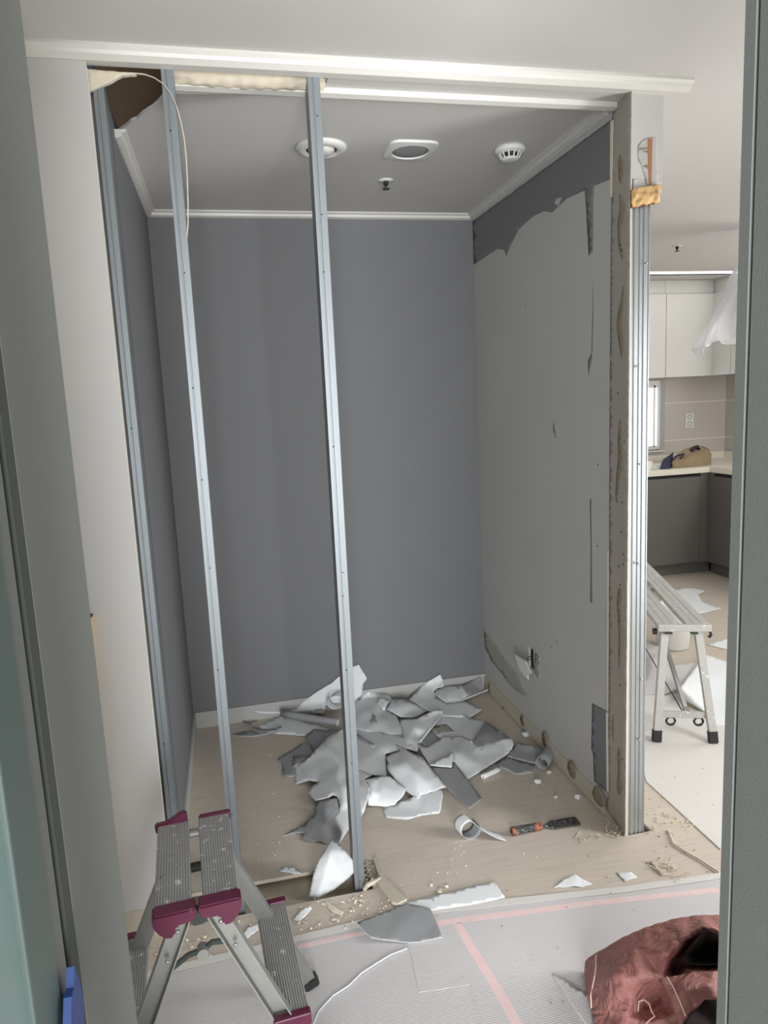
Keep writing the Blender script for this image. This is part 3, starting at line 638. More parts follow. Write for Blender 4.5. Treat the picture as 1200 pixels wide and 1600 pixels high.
flat('floor_cover', [(1.40, 2.15), (1.486, 2.254), (1.476, 1.831), (1.475, 1.82), (2.0, 1.75), (2.7, 3.2), (1.9, 3.1)][1:], .0002, .004, 'cover_plain', 'plain white board sheet under the long work platform', 'floor cover')
# folded corner flap of the cover under the red bag
paper('white corner of a loose cover sheet left of the red bag', [(862, 1521, .004), (880, 1530, .01), (925, 1560, .01), (925, 1612, .006), (915, 1602, .006), (890, 1565, .006)], tofn=floor_pt(.005, 1), top='cover', bot='cover', jag=0, name='loose_sheet', cat='sheet')

# ================================================================== TORN WALLPAPER HEAP
A_ = (360, 1030, 5.0); B_ = (560, 1030, 5.0); C_ = (420, 1150, 6.0); D_ = (580, 1120, 3.75)
def mapped(org, pts): return [(org[0]+p[0]/org[2], org[1]+p[1]/org[2], p[2]) for p in pts]
# lowest layer
paper('dark grey jagged piece at the far left of the heap', [(80, 215, .012), (200, 140, .012), (340, 50, .02), (425, 150, .03), (330, 230, .02), (240, 290, .012), (245, 375, .016), (180, 380, .02), (125, 372, .006), (120, 260, .006)], org=C_, top='sheet_grey', bot='sheet_white', jag=.9)
paper('small grey piece tucked under the big white sheet, left side', [(230, 190, .022), (380, 178, .035), (330, 240, .03), (240, 287, .02), (220, 280, .015)], org=C_, top='sheet_grey', bot='sheet_white')
paper('pale sheet lying flat at the left rear of the heap', [(215, 520, .004), (330, 470, .012), (395, 440, .02), (520, 470, .03), (700, 520, .035), (800, 560, .035), (655, 545, .03), (590, 598, .012), (470, 590, .006), (340, 580, .003), (380, 550, .003), (250, 545, .003)], org=A_, top='sheet_mid', bot='sheet_grey')
paper('dark curled sliver at the far left rear by the skirting', [(90, 482, .03), (150, 495, .02), (220, 478, .02), (160, 520, .012), (250, 550, .014), (330, 545, .02), (408, 520, .03), (380, 558, .012), (270, 590, .003), (170, 550, .004), (120, 515, .012)], org=A_, top='sheet_grey', bot='sheet_white', jag=.2)
paper('dark thin scrap flat on the floor at the far left rear', [(10, 590, .003), (70, 570, .004), (170, 555, .004), (270, 585, .003), (200, 600, .003), (90, 605, .003)], org=A_, top='sheet_grey', bot='sheet_white')
paper('narrow grey strip leaning on the back skirting, left', [(170, 402, .06), (300, 410, .05), (400, 408, .045), (420, 422, .035), (330, 430, .035), (230, 425, .045)], org=A_, top='sheet_mid', bot='sheet_grey', jag=.2)
paper('light grey sheet flat at the front of the heap', [(60, 530, .003), (130, 515, .01), (240, 470, .03), (330, 430, .03), (415, 425, .03), (422, 470, .02), (410, 530, .008), (400, 562, .003), (300, 575, .003), (210, 600, .003), (90, 592, .003)], [(260, 540, .006)], org=D_, top='sheet_mid', bot='sheet_grey')
paper('light sheet under the heap toward the right rear', [(540, 530, .04), (650, 430, .06), (700, 360, .05), (870, 455, .03), (1000, 487, .02), (960, 560, .03), (890, 650, .05), (760, 620, .03), (620, 612, .04)], [(760, 540, .03)], org=B_, top='sheet_mid', bot='sheet_grey')
paper('dark triangle lying between the light sheets, heap centre', [(475, 650, .05), (520, 590, .05), (570, 540, .05), (635, 625, .045), (535, 685, .045)], org=B_, top='sheet_grey', bot='sheet_mid', jag=.1)
paper('brown-grey wedge of paper right of the dark triangle', [(560, 525, .055), (685, 508, .05), (755, 570, .045), (620, 590, .05), (590, 575, .05)], org=B_, top='stain', bot='sheet_mid', jag=.1)
paper('large grey sheet behind the third stud, heap centre', [(540, 1140, .05), (575, 1138, .06), (640, 1152, .07), (646, 1168, .07), (602, 1178, .05), (604, 1214, .035), (570, 1208, .045), (545, 1200, .055)], [(585, 1180, .07), (600, 1165, .075)], top='sheet_mid', bot='sheet_grey')
paper('broad light grey sheet across the rear of the heap', [(548, 1096, .06), (566, 1088, .07), (575, 1081, .075), (607, 1085, .08), (613, 1093, .07), (603, 1106, .06), (619, 1118, .065), (626, 1130, .07), (640, 1152, .065), (628, 1157, .05), (600, 1150, .055), (572, 1143, .06), (545, 1136, .06)], [(590, 1100, .10), (585, 1125, .09), (610, 1140, .085), (560, 1115, .08)], top='sheet_mid', bot='sheet_grey', waves=.006)
paper('little bright flap curling up on the rear sheet', [(140, 350, .09), (150, 312, .11), (190, 300, .125), (250, 315, .12), (225, 350, .11), (215, 380, .105), (200, 405, .095), (175, 375, .10)], org=B_, top='sheet_white', bot='sheet_grey', jag=.1)
paper('curved grey sheet folding down to the right, rear centre', [(212, 388, .075), (262, 318, .10), (350, 312, .10), (430, 340, .085), (540, 402, .055), (470, 440, .05), (420, 458, .05), (330, 452, .07), (300, 435, .075)], [(310, 370, .11), (380, 350, .105), (430, 410, .05)], org=B_, top='sheet_mid', bot='sheet_grey', jag=.1)
paper('large white sheet with peak against the back wall, right', [(395, 315, .06), (440, 260, .08), (480, 220, .11), (560, 165, .14), (640, 118, .17), (655, 150, .15), (665, 212, .12), (620, 225, .10), (590, 250, .085), (605, 300, .07), (690, 345, .055), (820, 320, .04), (968, 395, .02), (870, 457, .02), (760, 450, .05), (660, 445, .07), (545, 405, .065)], [(560, 300, .075), (700, 390, .055)], org=B_, top='sheet_white', bot='sheet_grey')
paper('light folded sheet in the rear right corner', [(600, 245, .075), (640, 215, .085), (720, 210, .09), (808, 205, .09), (840, 250, .075), (862, 285, .05), (800, 315, .045), (690, 340, .05), (640, 310, .065), (598, 280, .07)], [(720, 260, .085)], org=B_, top='sheet_mid', bot='sheet_white', jag=.1)
paper('dark square of paper leaning in the rear right corner', [(808, 208, .09), (870, 172, .10), (950, 135, .11), (968, 180, .09), (980, 215, .06), (975, 240, .03), (862, 283, .045), (835, 250, .07)], org=B_, top='sheet_grey', bot='sheet_white', jag=.1)
paper('long thin white edge strip running into the rear right corner', [(680, 338, .055), (800, 318, .05), (900, 275, .045), (1012, 232, .035), (1015, 240, .03), (900, 290, .035), (800, 328, .04), (690, 348, .045)], org=B_, top='sheet_white', bot='sheet_white', jag=0)
paper('twisted light sheet with rounded fold, heap centre', [(325, 490, .075), (330, 470, .085), (450, 465, .095), (540, 420, .105), (610, 398, .115), (658, 402, .12), (660, 430, .10), (600, 500, .08), (540, 570, .065), (482, 645, .055), (470, 690, .05), (460, 720, .05), (380, 700, .06), (285, 660, .07), (350, 625, .07), (340, 550, .07)], [(430, 540, .10), (500, 480, .085), (400, 620, .09), (580, 440, .085), (470, 600, .04)], org=B_, top='sheet_mid', bot='sheet_grey', jag=.2)
paper('thin bright fold edge across the heap centre', [(478, 642, .062), (540, 560, .075), (600, 495, .09), (655, 432, .112), (650, 445, .10), (600, 510, .075), (550, 575, .06), (486, 652, .05)], org=B_, top='sheet_white', bot='sheet_white', jag=0)
paper('dark grey triangle folded over on the right of the heap', [(995, 488, .05), (1050, 520, .05), (1100, 560, .05), (1180, 612, .05), (1080, 655, .055), (1000, 680, .06), (930, 700, .06), (890, 640, .07), (930, 590, .07)], [(1000, 580, .085)], org=B_, top='sheet_grey', bot='sheet_white', jag=.1)
paper('broad pale sheet spread over the right front of the heap', [(265, 150, .06), (320, 178, .06), (430, 112, .055), (540, 116, .045), (600, 140, .05), (628, 187, .055), (700, 160, .05), (760, 132, .055), (805, 122, .07), (828, 140, .06), (820, 185, .035), (808, 212, .02), (680, 295, .02), (560, 370, .008), (520, 310, .03), (485, 262, .055), (400, 285, .06), (340, 280, .06), (300, 215, .06)], [(540, 240, .065), (500, 215, .085), (600, 210, .045), (380, 200, .06), (700, 220, .03), (450, 170, .06)], org=D_, top='sheet_mid', bot='sheet_grey')
paper('small white turned-back flap, heap front right', [(335, 283, .07), (400, 250, .085), (482, 206, .10), (478, 250, .09), (472, 297, .07), (400, 292, .068)], org=D_, top='sheet_white', bot='sheet_grey', jag=.1)
paper('long dark grey strip pointing out of the heap toward the scraper', [(348, 290, .06), (400, 292, .06), (475, 298, .055), (482, 262, .06), (525, 315, .045), (590, 400, .025), (650, 480, .01), (610, 510, .008), (575, 538, .006), (540, 512, .006), (490, 462, .015), (430, 400, .035)], org=D_, top='sheet_grey', bot='sheet_white', jag=.2)
paper('dark piece at the right end of the heap by the skirting', [(800, 232, .02), (830, 180, .03), (862, 150, .05), (930, 165, .06), (1010, 190, .05), (1050, 215, .05), (1000, 250, .035), (965, 275, .02), (880, 255, .02)], [(920, 210, .03)], org=D_, top='sheet_grey', bot='sheet_white', jag=.1)
paper('dark flat piece under the right end of the heap', [(720, 275, .004), (790, 235, .01), (870, 258, .01), (960, 283, .01), (945, 325, .004), (850, 335, .003)], org=D_, top='sheet_grey', bot='sheet_white', jag=.2)
paper('small white curled tip at the right side of the heap', [(800, 130, .055), (825, 128, .07), (832, 160, .06), (822, 195, .035), (800, 175, .035), (782, 170, .035)], org=D_, top='sheet_white', bot='sheet_grey', jag=.1)
# left rear
paper('tall white piece propped against the back wall', [(400, 415, .03), (500, 396, .05), (600, 310, .11), (690, 245, .13), (800, 180, .16), (855, 130, .18), (945, 62, .20), (1003, 42, .21), (1035, 95, .19), (1068, 152, .17), (1035, 195, .14), (1028, 275, .10), (960, 330, .08), (870, 335, .08), (740, 360, .085), (740, 400, .06), (640, 400, .06), (540, 412, .045)], [(800, 290, .11), (700, 340, .085)], org=A_, top='sheet_white', bot='sheet_grey')
paper('small dark fold under the propped white piece', [(500, 414, .05), (620, 398, .06), (700, 385, .07), (742, 395, .07), (720, 425, .05), (600, 420, .045)], org=A_, top='sheet_grey', bot='sheet_grey', jag=.1)
paper('dark sheet bent down between the pale and the white sheet, left', [(580, 600, .015), (650, 548, .05), (730, 555, .055), (820, 548, .055), (880, 540, .06), (800, 610, .05), (730, 680, .035), (658, 722, .02), (620, 660, .02)], [(690, 620, .05)], org=A_, top='sheet_grey', bot='sheet_mid', jag=.2)
# big white front-left sheet
paper('largest crumpled white sheet, front left of the heap', mapped(C_, [(540, 20, .10), (620, -30, .10), (690, -65, .10), (760, -20, .085), (790, 200, .06), (830, 300, .05), (950, 350, .05), (980, 350, .045), (890, 410, .07), (950, 480, .11), (935, 580, .09), (900, 690, .055), (855, 775, .02), (745, 880, .015), (700, 950, .01), (670, 1000, .006), (690, 900, .03), (660, 840, .04), (615, 762, .06), (655, 700, .06), (662, 640, .07), (640, 565, .09), (600, 555, .10), (560, 580, .10), (500, 595, .09), (440, 606, .07), (400, 570, .055), (363, 522, .04), (410, 465, .05), (475, 425, .06), (420, 420, .055), (380, 410, .05), (310, 435, .02), (245, 456, .003), (240, 290, .012), (300, 255, .03), (380, 195, .06), (450, 120, .08)]),
      mapped(C_, [(550, 110, .12), (450, 200, .06), (560, 200, .085), (650, 250, .10), (500, 320, .06), (600, 320, .085), (640, 420, .11), (700, 500, .12), (520, 400, .075), (500, 500, .08), (800, 450, .085), (600, 480, .10), (700, 640, .09), (800, 640, .06)]), top='sheet_white', bot='sheet_grey', waves=.004)
paper('crumpled white piece with bright folds right of the third stud, heap front', mapped(C_, [(882, 415, .07), (1000, 385, .075), (1130, 375, .07), (1200, 430, .055), (1290, 500, .04), (1260, 560, .025), (1180, 645, .012), (1080, 662, .006), (1000, 655, .02), (930, 650, .03), (935, 580, .07), (948, 485, .09), (925, 445, .075)]), mapped(C_, [(1020, 500, .055), (1060, 480, .07), (1100, 590, .035), (980, 520, .085), (1050, 545, .05), (1180, 520, .045)]), top='sheet_white', bot='sheet_white', waves=.004)
paper('bright white sheet bulging up at the front centre of the heap', [(85, 235, .06), (120, 215, .075), (168, 200, .085), (155, 180, .08), (140, 158, .075), (200, 190, .09), (260, 222, .10), (298, 236, .10), (350, 300, .08), (400, 360, .06), (440, 412, .035), (350, 440, .035), (295, 458, .03), (282, 470, .03), (268, 488, .02), (200, 430, .03), (140, 370, .04), (98, 315, .05), (90, 290, .055), (100, 272, .07)], [(200, 270, .125), (260, 330, .11), (150, 290, .10), (320, 380, .075), (110, 300, .075), (270, 450, .04)], org=D_, top='sheet_white', bot='sheet_grey')
paper('dark drooping sheet in front of the big white sheet', mapped(C_, [(455, 615, .08), (500, 600, .09), (560, 590, .10), (640, 585, .10), (650, 640, .08), (655, 700, .065), (612, 762, .06), (650, 830, .05), (680, 900, .035), (678, 960, .02), (660, 1003, .008), (600, 990, .01), (575, 965, .012), (590, 1005, .004), (540, 1008, .012), (490, 990, .012), (435, 985, .012), (405, 998, .006), (350, 975, .012), (300, 945, .012), (345, 915, .022), (280, 905, .015), (200, 915, .01), (130, 935, .004), (220, 885, .012), (300, 850, .02), (430, 740, .04), (440, 660, .065)]), mapped(C_, [(530, 700, .085), (540, 820, .045), (600, 880, .02), (500, 900, .035), (420, 860, .04), (610, 950, .004)]), top='sheet_grey', bot='sheet_white')
paper('grey bent strip lying across the centre sheet', [(985, 590, .075), (1000, 585, .08), (1050, 625, .085), (1135, 668, .08), (1115, 690, .07), (1050, 655, .07), (995, 615, .07)], org=A_, top='sheet_grey', bot='sheet_white', jag=.1)
paper('small dark torn tab on the rear sheet', [(1085, 485, .095), (1112, 470, .10), (1108, 430, .11), (1130, 440, .108), (1150, 500, .09), (1120, 505, .09)], org=A_, top='sheet_grey', bot='sheet_grey', jag=.1)
# rolls
a = floor_pt()(441, 1122, .045); b = floor_pt()(528, 1136, .035)
roll('long pale rolled tube at the left rear of the heap', (a.x, a.y, .03), (b.x, b.y, .02), .019, mats=('sheet_grey', 'sheet_mid'))
a = onZ(847, 1204, .0); b = onZ(866, 1176, .0)
roll('fat dark grey roll against the right skirting', a, b, .030, 1.3, mats=('sheet_grey', 'sheet_grey'))
a = onZ(754, 1218, .0); b = onZ(781, 1206, .0)
roll('short white paper roll on the floor right of the heap', a, b, .011, 2.0, mats=('sheet_white', 'sheet_white'))
c = floor_pt()(523, 1106, .07); path = []
for i in range(33):
    th = 2*math.pi*1.15*i/32-.5; path.append(Vector((c.x+.038*math.cos(th), c.y-.03, .078+.034*math.sin(th))))
V, F = ribbon(path, (.02, .05, .0)); obj('torn_wallpaper', solid_patch(V, F, .0012), [T['sheet_mid'], T['sheet_mid']], label='curled grey loop of paper behind the third stud', cat='torn wallpaper', smooth=True)
# curled ribbon near the scraper
path = []; c = onZ(735, 1300, .0)
for i in range(30):
    th = math.radians(200+i*11.5); path.append(Vector((c.x+.012+.042*math.cos(th), c.y-.012, .036+.034*math.sin(th))))
e0 = path[-1]; e1 = onZ(792, 1318, .004)
path2 = [c+Vector((-.022, 0, .030))]
c1 = onZ(716, 1300, .03)
ring = []
for i in range(40):
    th = math.radians(170+i*360/39*.95); ring.append((math.cos(th), math.sin(th)))
base = onZ(737, 1312, 0)
V = []; path = [base+Vector((-.005+.036*cx, .0, .036+.0355*cz_)) for cx, cz_ in ring]
tail_end = onZ(792, 1314, .003)
last = path[-1].copy()
top = base+Vector((.0, 0, .072))
path = [base+Vector((.036*math.cos(t_), .0, .036+.0345*math.sin(t_))) for t_ in [math.radians(20-i*12) for i in range(25)]]
tl = [Vector((top.x+(tail_end.x-top.x)*k/12, top.y+(tail_end.y-top.y)*k/12, .003+.069*(1-k/12)**1.7)) for k in range(1, 13)]
path = path+tl
V, F = ribbon(path, (-.012, .05, .0)); obj('torn_wallpaper', solid_patch(V, F, .0012), [T['sheet_mid'], T['sheet_grey']], label='looped grey paper ribbon lying left of the scraper', cat='torn wallpaper', smooth=True)
# sheet standing in the slot
paper('white curved piece standing in the floor slot beside the third stud', [(482, 1402, -.02), (497, 1404, -.02), (520, 1392, -.01), (545, 1372, .03), (562, 1352, .06), (552, 1345, .08), (540, 1330, .10), (528, 1318, .115), (520, 1312, .12), (510, 1322, .11), (499, 1340, .09), (490, 1365, .05), (486, 1385, .01)], [(515, 1345, .095), (519, 1330, .115), (506, 1372, .045), (500, 1390, .01), (530, 1352, .07)], top='sheet_mid', bot='sheet_grey', jag=.3, tofn=lambda x, y, h: CAM+ray(x, y)*(((h)-CAM.z)/ray(x, y).z))
paper('flat dark grey offcut on the front edge of the floor cover', [(557, 1441, .02), (580, 1433, .012), (612, 1420, .008), (634, 1411, .008), (660, 1416, .01), (672, 1420, .012), (682, 1440, .008), (691, 1464, .01), (655, 1472, .007), (638, 1473, .007), (605, 1469, .012), (580, 1465, .02), (570, 1456, .02)], [(630, 1440, .011)], tofn=floor_pt(.0075, 1), top='sheet_grey', bot='sheet_white', jag=.2)
paper('pale flat paper poking from under the cover tape', [(622, 1413, .006), (700, 1394, .006), (768, 1378, .006), (774, 1379, .006), (789, 1402, .006), (735, 1413, .006), (672, 1422, .006)], tofn=floor_pt(.0062, 1), top='sheet_white', bot='sheet_white', jag=.1)
paper('white torn scrap on the bare floor above the tape', [(865, 1386, .003), (880, 1374, .012), (898, 1365, .02), (905, 1370, .016), (925, 1381, .004), (910, 1386, .003), (898, 1384, .01), (885, 1386, .004)], top='sheet_white', bot='sheet_white', step=4)
paper('small white scrap right of the torn one near the tape', [(963, 1363, .004), (985, 1362, .01), (996, 1371, .004), (976, 1377, .003)], top='sheet_white', bot='sheet_white', jag=.2, step=4)
paper('ragged white scrap beside the rear edge of the floor slot', [(437, 1361, .004), (445, 1354, .015), (452, 1357, .012), (457, 1353, .016), (462, 1359, .01), (470, 1362, .003), (470, 1366, .003), (455, 1364, .003)], top='sheet_white', bot='sheet_white', jag=.6, step=3)
paper('white splinter-shaped scrap in front of the floor slot', [(457, 1436, .004), (470, 1422, .018), (484, 1415, .02), (488, 1419, .014), (476, 1433, .006), (465, 1440, .003)], top='sheet_white', bot='sheet_white', jag=.3, step=3)
paper('pale twisted scrap right of the splinter-shaped one', [(508, 1405, .01), (520, 1414, .012), (537, 1424, .01), (533, 1430, .004), (518, 1424, .004), (510, 1415, .004)], top='plaster', bot='plaster', jag=.5, step=3)
paper('small pale sliver below the twisted scrap', [(515, 1434, .003), (528, 1433, .008), (530, 1437, .003), (518, 1438, .003)], top='plaster', bot='plaster', jag=.2, step=3)
paper('white paper scrap low left beside the leg of the step stool', [(375, 1466, .003), (386, 1450, .015), (402, 1443, .015), (404, 1452, .01), (388, 1464, .006), (382, 1472, .003)], top='sheet_white', bot='sheet_white', jag=.8, step=3)
flat('skirting_offcut', P2((586, 1379), (597, 1372), (636, 1410), (622, 1417), (613, 1415)), .002, .011, 'skirt_beige', 'flat beige skirting offcut lying at the right end of the floor slot', 'skirting offcut')
obj('torn_strip', tube(bmesh.new(), [onZ(569, 1390, .01), onZ(574, 1383, .025), onZ(584, 1378, .03), onZ(594, 1372, .02)], [.006, .008, .007, .004], 6), T['skirt_beige'], label='bent cream strip end over the floor slot corner', cat='torn strip')
flat('wood_strip', P2((583, 1346), (588, 1344), (599, 1371), (592, 1374)), .001, .012, 'skirt_beige', 'short upright wood edge strip at the slot end', 'wood strip')

# ================================================================== SCRAPER
a = onZ(799, 1299, .016); b = onZ(902, 1282, .006)
d = (b-a); L = d.length; rz = math.atan2(d.y, d.x)
sc = thing('paint_scraper', (a.x, a.y, 0), rz, 'grimy scraper with black and orange handle lying on the closet floor', 'scraper')
obj('handle', tube(bmesh.new(), [(0, 0, .015), (.004, 0, .015), (.02, 0, .015), (.06, 0, .015), (.10, 0, .014), (.115, 0, .013)], [.008, .014, .0145, .0135, .0125, .011], 14), T['steel_dirty'], sc, smooth=True, label='black handle')
obj('band', tube(bmesh.new(), [(.001, 0, .015), (.014, 0, .015)], [.0145, .0155], 14), T['orange'], sc, smooth=True); obj('band', tube(bmesh.new(), [(.083, 0, .0145), (.113, 0, .0135)], [.0143, .0135], 14), T['orange'], sc, smooth=True)
obj('neck', tube(bmesh.new(), [(.112, 0, .012), (.14, 0, .010)], [.005, .004], 8), T['steel_dirty'], sc)
obj('blade', prism(bmesh.new(), [(.135, -.008, .007), (.155, -.022, .007), (L, -.024, .003), (L+.004, .022, .003), (.155, .022, .007), (.135, .008, .007)], (0, 0, .005), .0006), T['steel_dirty'], sc)

# ================================================================== RUBBLE
def crumb(R, r):
    bm = bmesh.new(); bmesh.ops.create_icosphere(bm, subdivisions=1, radius=r)
    for v in bm.verts: v.co *= R.uniform(.6, 1.25); v.co.z *= .7
    mz = min(v.co.z for v in bm.verts)
    for v in bm.verts: v.co.z -= mz
    return bm
R = random.Random(11)
big = [((796, 1094), 'white plaster chunk at the rear right corner of the closet', .016, 'w'), ((820, 1150), 'flat white plaster chunk between heap and right skirting', .022, 'w'), ((858, 1209), 'white chunk at the end of the fat dark roll', .013, 'w'), ((840, 1225), 'white chunk in front of the fat dark roll', .013, 'w'), ((868, 1248), 'small white chunk left of the upright one by the skirting', .009, 'w'), ((903, 1247), 'upright white chunk close to the right skirting', .013, 'w'),
       ((698, 1387), 'small beige crumb in mid floor above the pale flat paper', .007, 'p'), ((674, 1384), 'beige crumb nearer the slot end, mid floor', .007, 'p'), ((687, 1395), 'beige stone-like crumb at the tape edge', .010, 'p'), ((566, 1379), 'round white pebble of plaster at the foot of the third stud', .009, 'w')]
for (q, lab, r_, k) in big:
    p = onZ(*q, 0); o = obj('plaster_chunk', crumb(R, r_), T['sheet_white' if k == 'w' else 'plaster'], label=lab, cat='plaster chunk', group='loose plaster chunks'); o.location = (p.x, p.y, .0002)
def scatter(label, regions, n, rmin, rmax, mat, name='rubble', cat='rubble', z=0.0):
    bm = bmesh.new()
    for i in range(n):
        poly = R.choice(regions); q = (R.uniform(poly[0], poly[1]), R.uniform(poly[2], poly[3])); p = onZ(*q, z)
        t = crumb(R, R.uniform(rmin, rmax)**1)
        for v in t.verts: v.co += Vector((p.x, p.y, z))
        merge(bm, t)
    obj(name, bm, mat, label=label, cat=cat, kind='stuff')
scatter('fine pale plaster rubble scattered in front of the floor slot', [(200, 330, 1460, 1500), (460, 640, 1400, 1445), (370, 560, 1440, 1455), (500, 620, 1405, 1430)], 150, .0015, .006, T['plaster'], z=.001)
scatter('loose beige rubble filling the hole at the end of the slot', [(568, 588, 1346, 1384)], 60, .003, .007, T['screed'], z=-.004)
scatter('tiny crumbs strewn over the closet floor', [(370, 450, 1150, 1350), (570, 900, 1330, 1410), (830, 930, 1180, 1300), (480, 1000, 1320, 1400)], 130, .001, .0035, T['plaster'])
scatter('dust and wood crumbs around the foot of the end stud', [(900, 980, 1260, 1320), (1010, 1090, 1240, 1300), (1010, 1110, 1290, 1380)], 90, .0012, .004, T['wood_break'])
scatter('dark specks on the white floor covers', [(600, 900, 1440, 1590), (1020, 1115, 1200, 1270), (640, 1110, 1390, 1440)], 26, .0015, .003, T['stain_brown'], name='specks', cat='debris', z=.004)
bm = bmesh.new()
for i in range(46):
    rg = R.choice([(905, 985, 1265, 1320), (1015, 1075, 1268, 1300), (1015, 1060, 1345, 1370), (940, 985, 1285, 1310)]); p = onZ(R.uniform(*rg[:2]), R.uniform(*rg[2:]), .003); th = R.uniform(0, 6.28); L_ = R.uniform(.01, .045)
    bar(bm, p, p+Vector((math.cos(th)*L_, math.sin(th)*L_, R.uniform(0, .014))), .0028, .0018)
obj('splinters', bm, T['plaster'], label='pale wood splinters and fibres around the base of the end stud', cat='splinters', kind='stuff')
for q, lab in (([(1044, 1296), (1049, 1309), (1053, 1319), (1072, 1331), (1095, 1344), (1110, 1354), (1124, 1363)], 'long bent cream strip on the floor right of the end stud'), ([(1017, 1344), (1022, 1352), (1029, 1359), (1035, 1366)], 'short cream strip standing out near the cover edge')):
    obj('thin_strip', tube(bmesh.new(), [onZ(a, b, .006) for a, b in q], .0035, 6), T['gypsum_edge'], label=lab, cat='strip')
q = [(636, 1482), (610, 1492), (590, 1504), (565, 1520), (545, 1540), (520, 1556), (498, 1580), (490, 1600)]
obj('cord', tube(bmesh.new(), [onZ(a, b, .0065) for a, b in q], .0018, 6), T['sheet_white'], label='thin white cord lying across the front floor cover', cat='cord')

# ================================================================== STEP STOOL WITH PURPLE CAPS
ctr = Vector((-.140, 1.435, 0)); st = thing('step_stool', (ctr.x, ctr.y, .002), .066, 'worn aluminium folding step stool with purple plastic caps', 'step stool')
HZ = .55
def plate(u0, u1, v0, v1, z, nm):
    bm = B(u0, u1, v0, v1, z-.022, z, .003); box(bm, u0+.004, u1-.004, v0+.01, v1-.01, z-.026, z-.02)
    return obj(nm, bm, T['alu_step'], st)
for s in (-1, 1):
    pl_ = plate(*sorted((s*.011, s*.081)), -.126, .160, HZ, 'top_step')
    # near cap: rounded bumper hanging down at the outside
    prof = [(.002, HZ+.004), (.083, HZ+.004), (.086, HZ-.006), (.082, HZ-.024), (.070, HZ-.042), (.056, HZ-.050), (.046, HZ-.046), (.042, HZ-.026), (.008, HZ-.024), (.002, HZ-.012)]
    pts = [Vector((s*a, -.160, b)) for a, b in prof]
    obj('end_cap', prism(bmesh.new(), pts, (0, .036, 0), .0035), T['purple'], st, smooth=False)
    prof = [(.012, HZ+.003), (.086, HZ+.003), (.085, HZ-.02), (.012, HZ-.02)] if s > 0 else [(.014, HZ+.022), (.03, HZ+.022), (.045, HZ+.012), (.06, HZ+.005), (.088, HZ+.003), (.086, HZ-.02), (.012, HZ-.02)]
    obj('end_cap', prism(bmesh.new(), [Vector((s*a, .156, b)) for a, b in prof], (0, .016, 0), .003), T['purple'], st)
    # lower step
    lz = .25
    plate(*sorted((s*.130, s*.204)), -.140, .205, lz, 'lower_step')
    for v0 in (-.156, .198): obj('end_cap', B(*sorted((s*.128, s*.206)), v0, v0+.02, lz-.024, lz+.004, .003), T['purple'], st)
    # legs: channel sections, near and far
    for v0, v1, nm in ((-.120, -.150, 'leg'), (.150, .185, 'leg')):
        top_ = Vector((s*.028, v0, HZ-.025)); bot = Vector((s*.252, v1, .012)); d = (bot-top_).normalized(); nrm = Vector((-d.z, 0, d.x))*1
        bm = bmesh.new(); W_ = .036; sg = -1 if v0 < 0 else 1
        prism(bm, [top_+nrm*W_/2*k+Vector((0, sg*j, 0)) for k, j in ((-1, -.012), (-1, .012), (-.86, .012), (-.86, -.008), (.86, -.008), (.86, .012), (1, .012), (1, -.012))], bot-top_, 0)
        lg = obj(nm, bm, T['alu'], st)
        obj('foot', bar(bmesh.new(), bot-d*.018, bot+d*.010, .030, .042, (1, 0, 0), .003), T['rubber'], lg)
        for k in (.06, .17): obj('rivet', lathe([(0, 0), (.005, 0), (.004, .003), (0, .004)], 10), T['alu'], lg).matrix_local = Matrix.Translation(top_.lerp(bot, k)+Vector((0, -.012 if v0 < 0 else .012, 0)))@Matrix.Rotation(math.radians(90), 4, 'X')
        obj('step_bracket', bar(bmesh.new(), Vector((s*.138, v0, lz-.03)), Vector((s*.198, v0, lz-.03)), .004, .018), T['alu'], st)
# hinges in the gap
for v in (-.12, .02, .15):
    obj('hinge', tube(bmesh.new(), [(-.011, v, HZ-.03), (.011, v, HZ-.03)], .010, 12), T['black' if v < .1 else 'alu'], st)
obj('hinge_bracket', bar(bmesh.new(), (-.012, -.134, HZ-.034), (.012, -.134, HZ-.034), .012, .03, bev=.002), T['jamb_dark'], st)
z0 = .36
obj('brace_link', tube(bmesh.new(), [(-.095, -.06, z0-.025), (-.06, -.06, z0+.0), (-.03, -.06, z0+.018), (0, -.06, z0+.022)], .006, 8), T['jamb_dark'], st)
obj('brace_link', tube(bmesh.new(), [(0, -.06, z0+.022), (.02, -.06, z0+.034), (.05, -.06, z0+.03), (.09, -.06, z0+.012)], .006, 8), T['jamb_dark'], st)
obj('brace_pivot', tube(bmesh.new(), [(0, -.075, z0+.022), (0, -.05, z0+.022)], .012, 12), T['alu'], st)

# ================================================================== WORK PLATFORM
dv = Vector((.354, .935, 0)).normalized(); wv = Vector((dv.y, -dv.x, 0)); o0 = Vector((1.754, 2.584, 0))
ang = math.atan2(wv.y, wv.x); wp = thing('work_platform', (o0.x, o0.y, .003), ang, 'long paint-spattered aluminium work platform with splayed legs', 'work platform')
Wd, Ln, Hh = .215, 1.25, .50   # local x = width, local y = length
for a, b in ((0, .093), (.122, Wd)):
    bm = B(a, b, .004, Ln-.004, Hh-.022, Hh, .002)
    for k in range(1, 3): box(bm, a+(b-a)*k/3-.0015, a+(b-a)*k/3+.0015, .004, Ln-.004, Hh, Hh+.0015)
    obj('deck_plank', bm, T['alu_pale'], wp)
for y in (-.004, Ln-.02): obj('end_rail', B(-.003, Wd+.003, y, y+.024, Hh-.030, Hh+.002, .005), T['alu_pale'], wp)
obj('hinge_block', B(.09, .125, .62, .66, Hh-.03, Hh-.002, .002), T['alu'], wp)
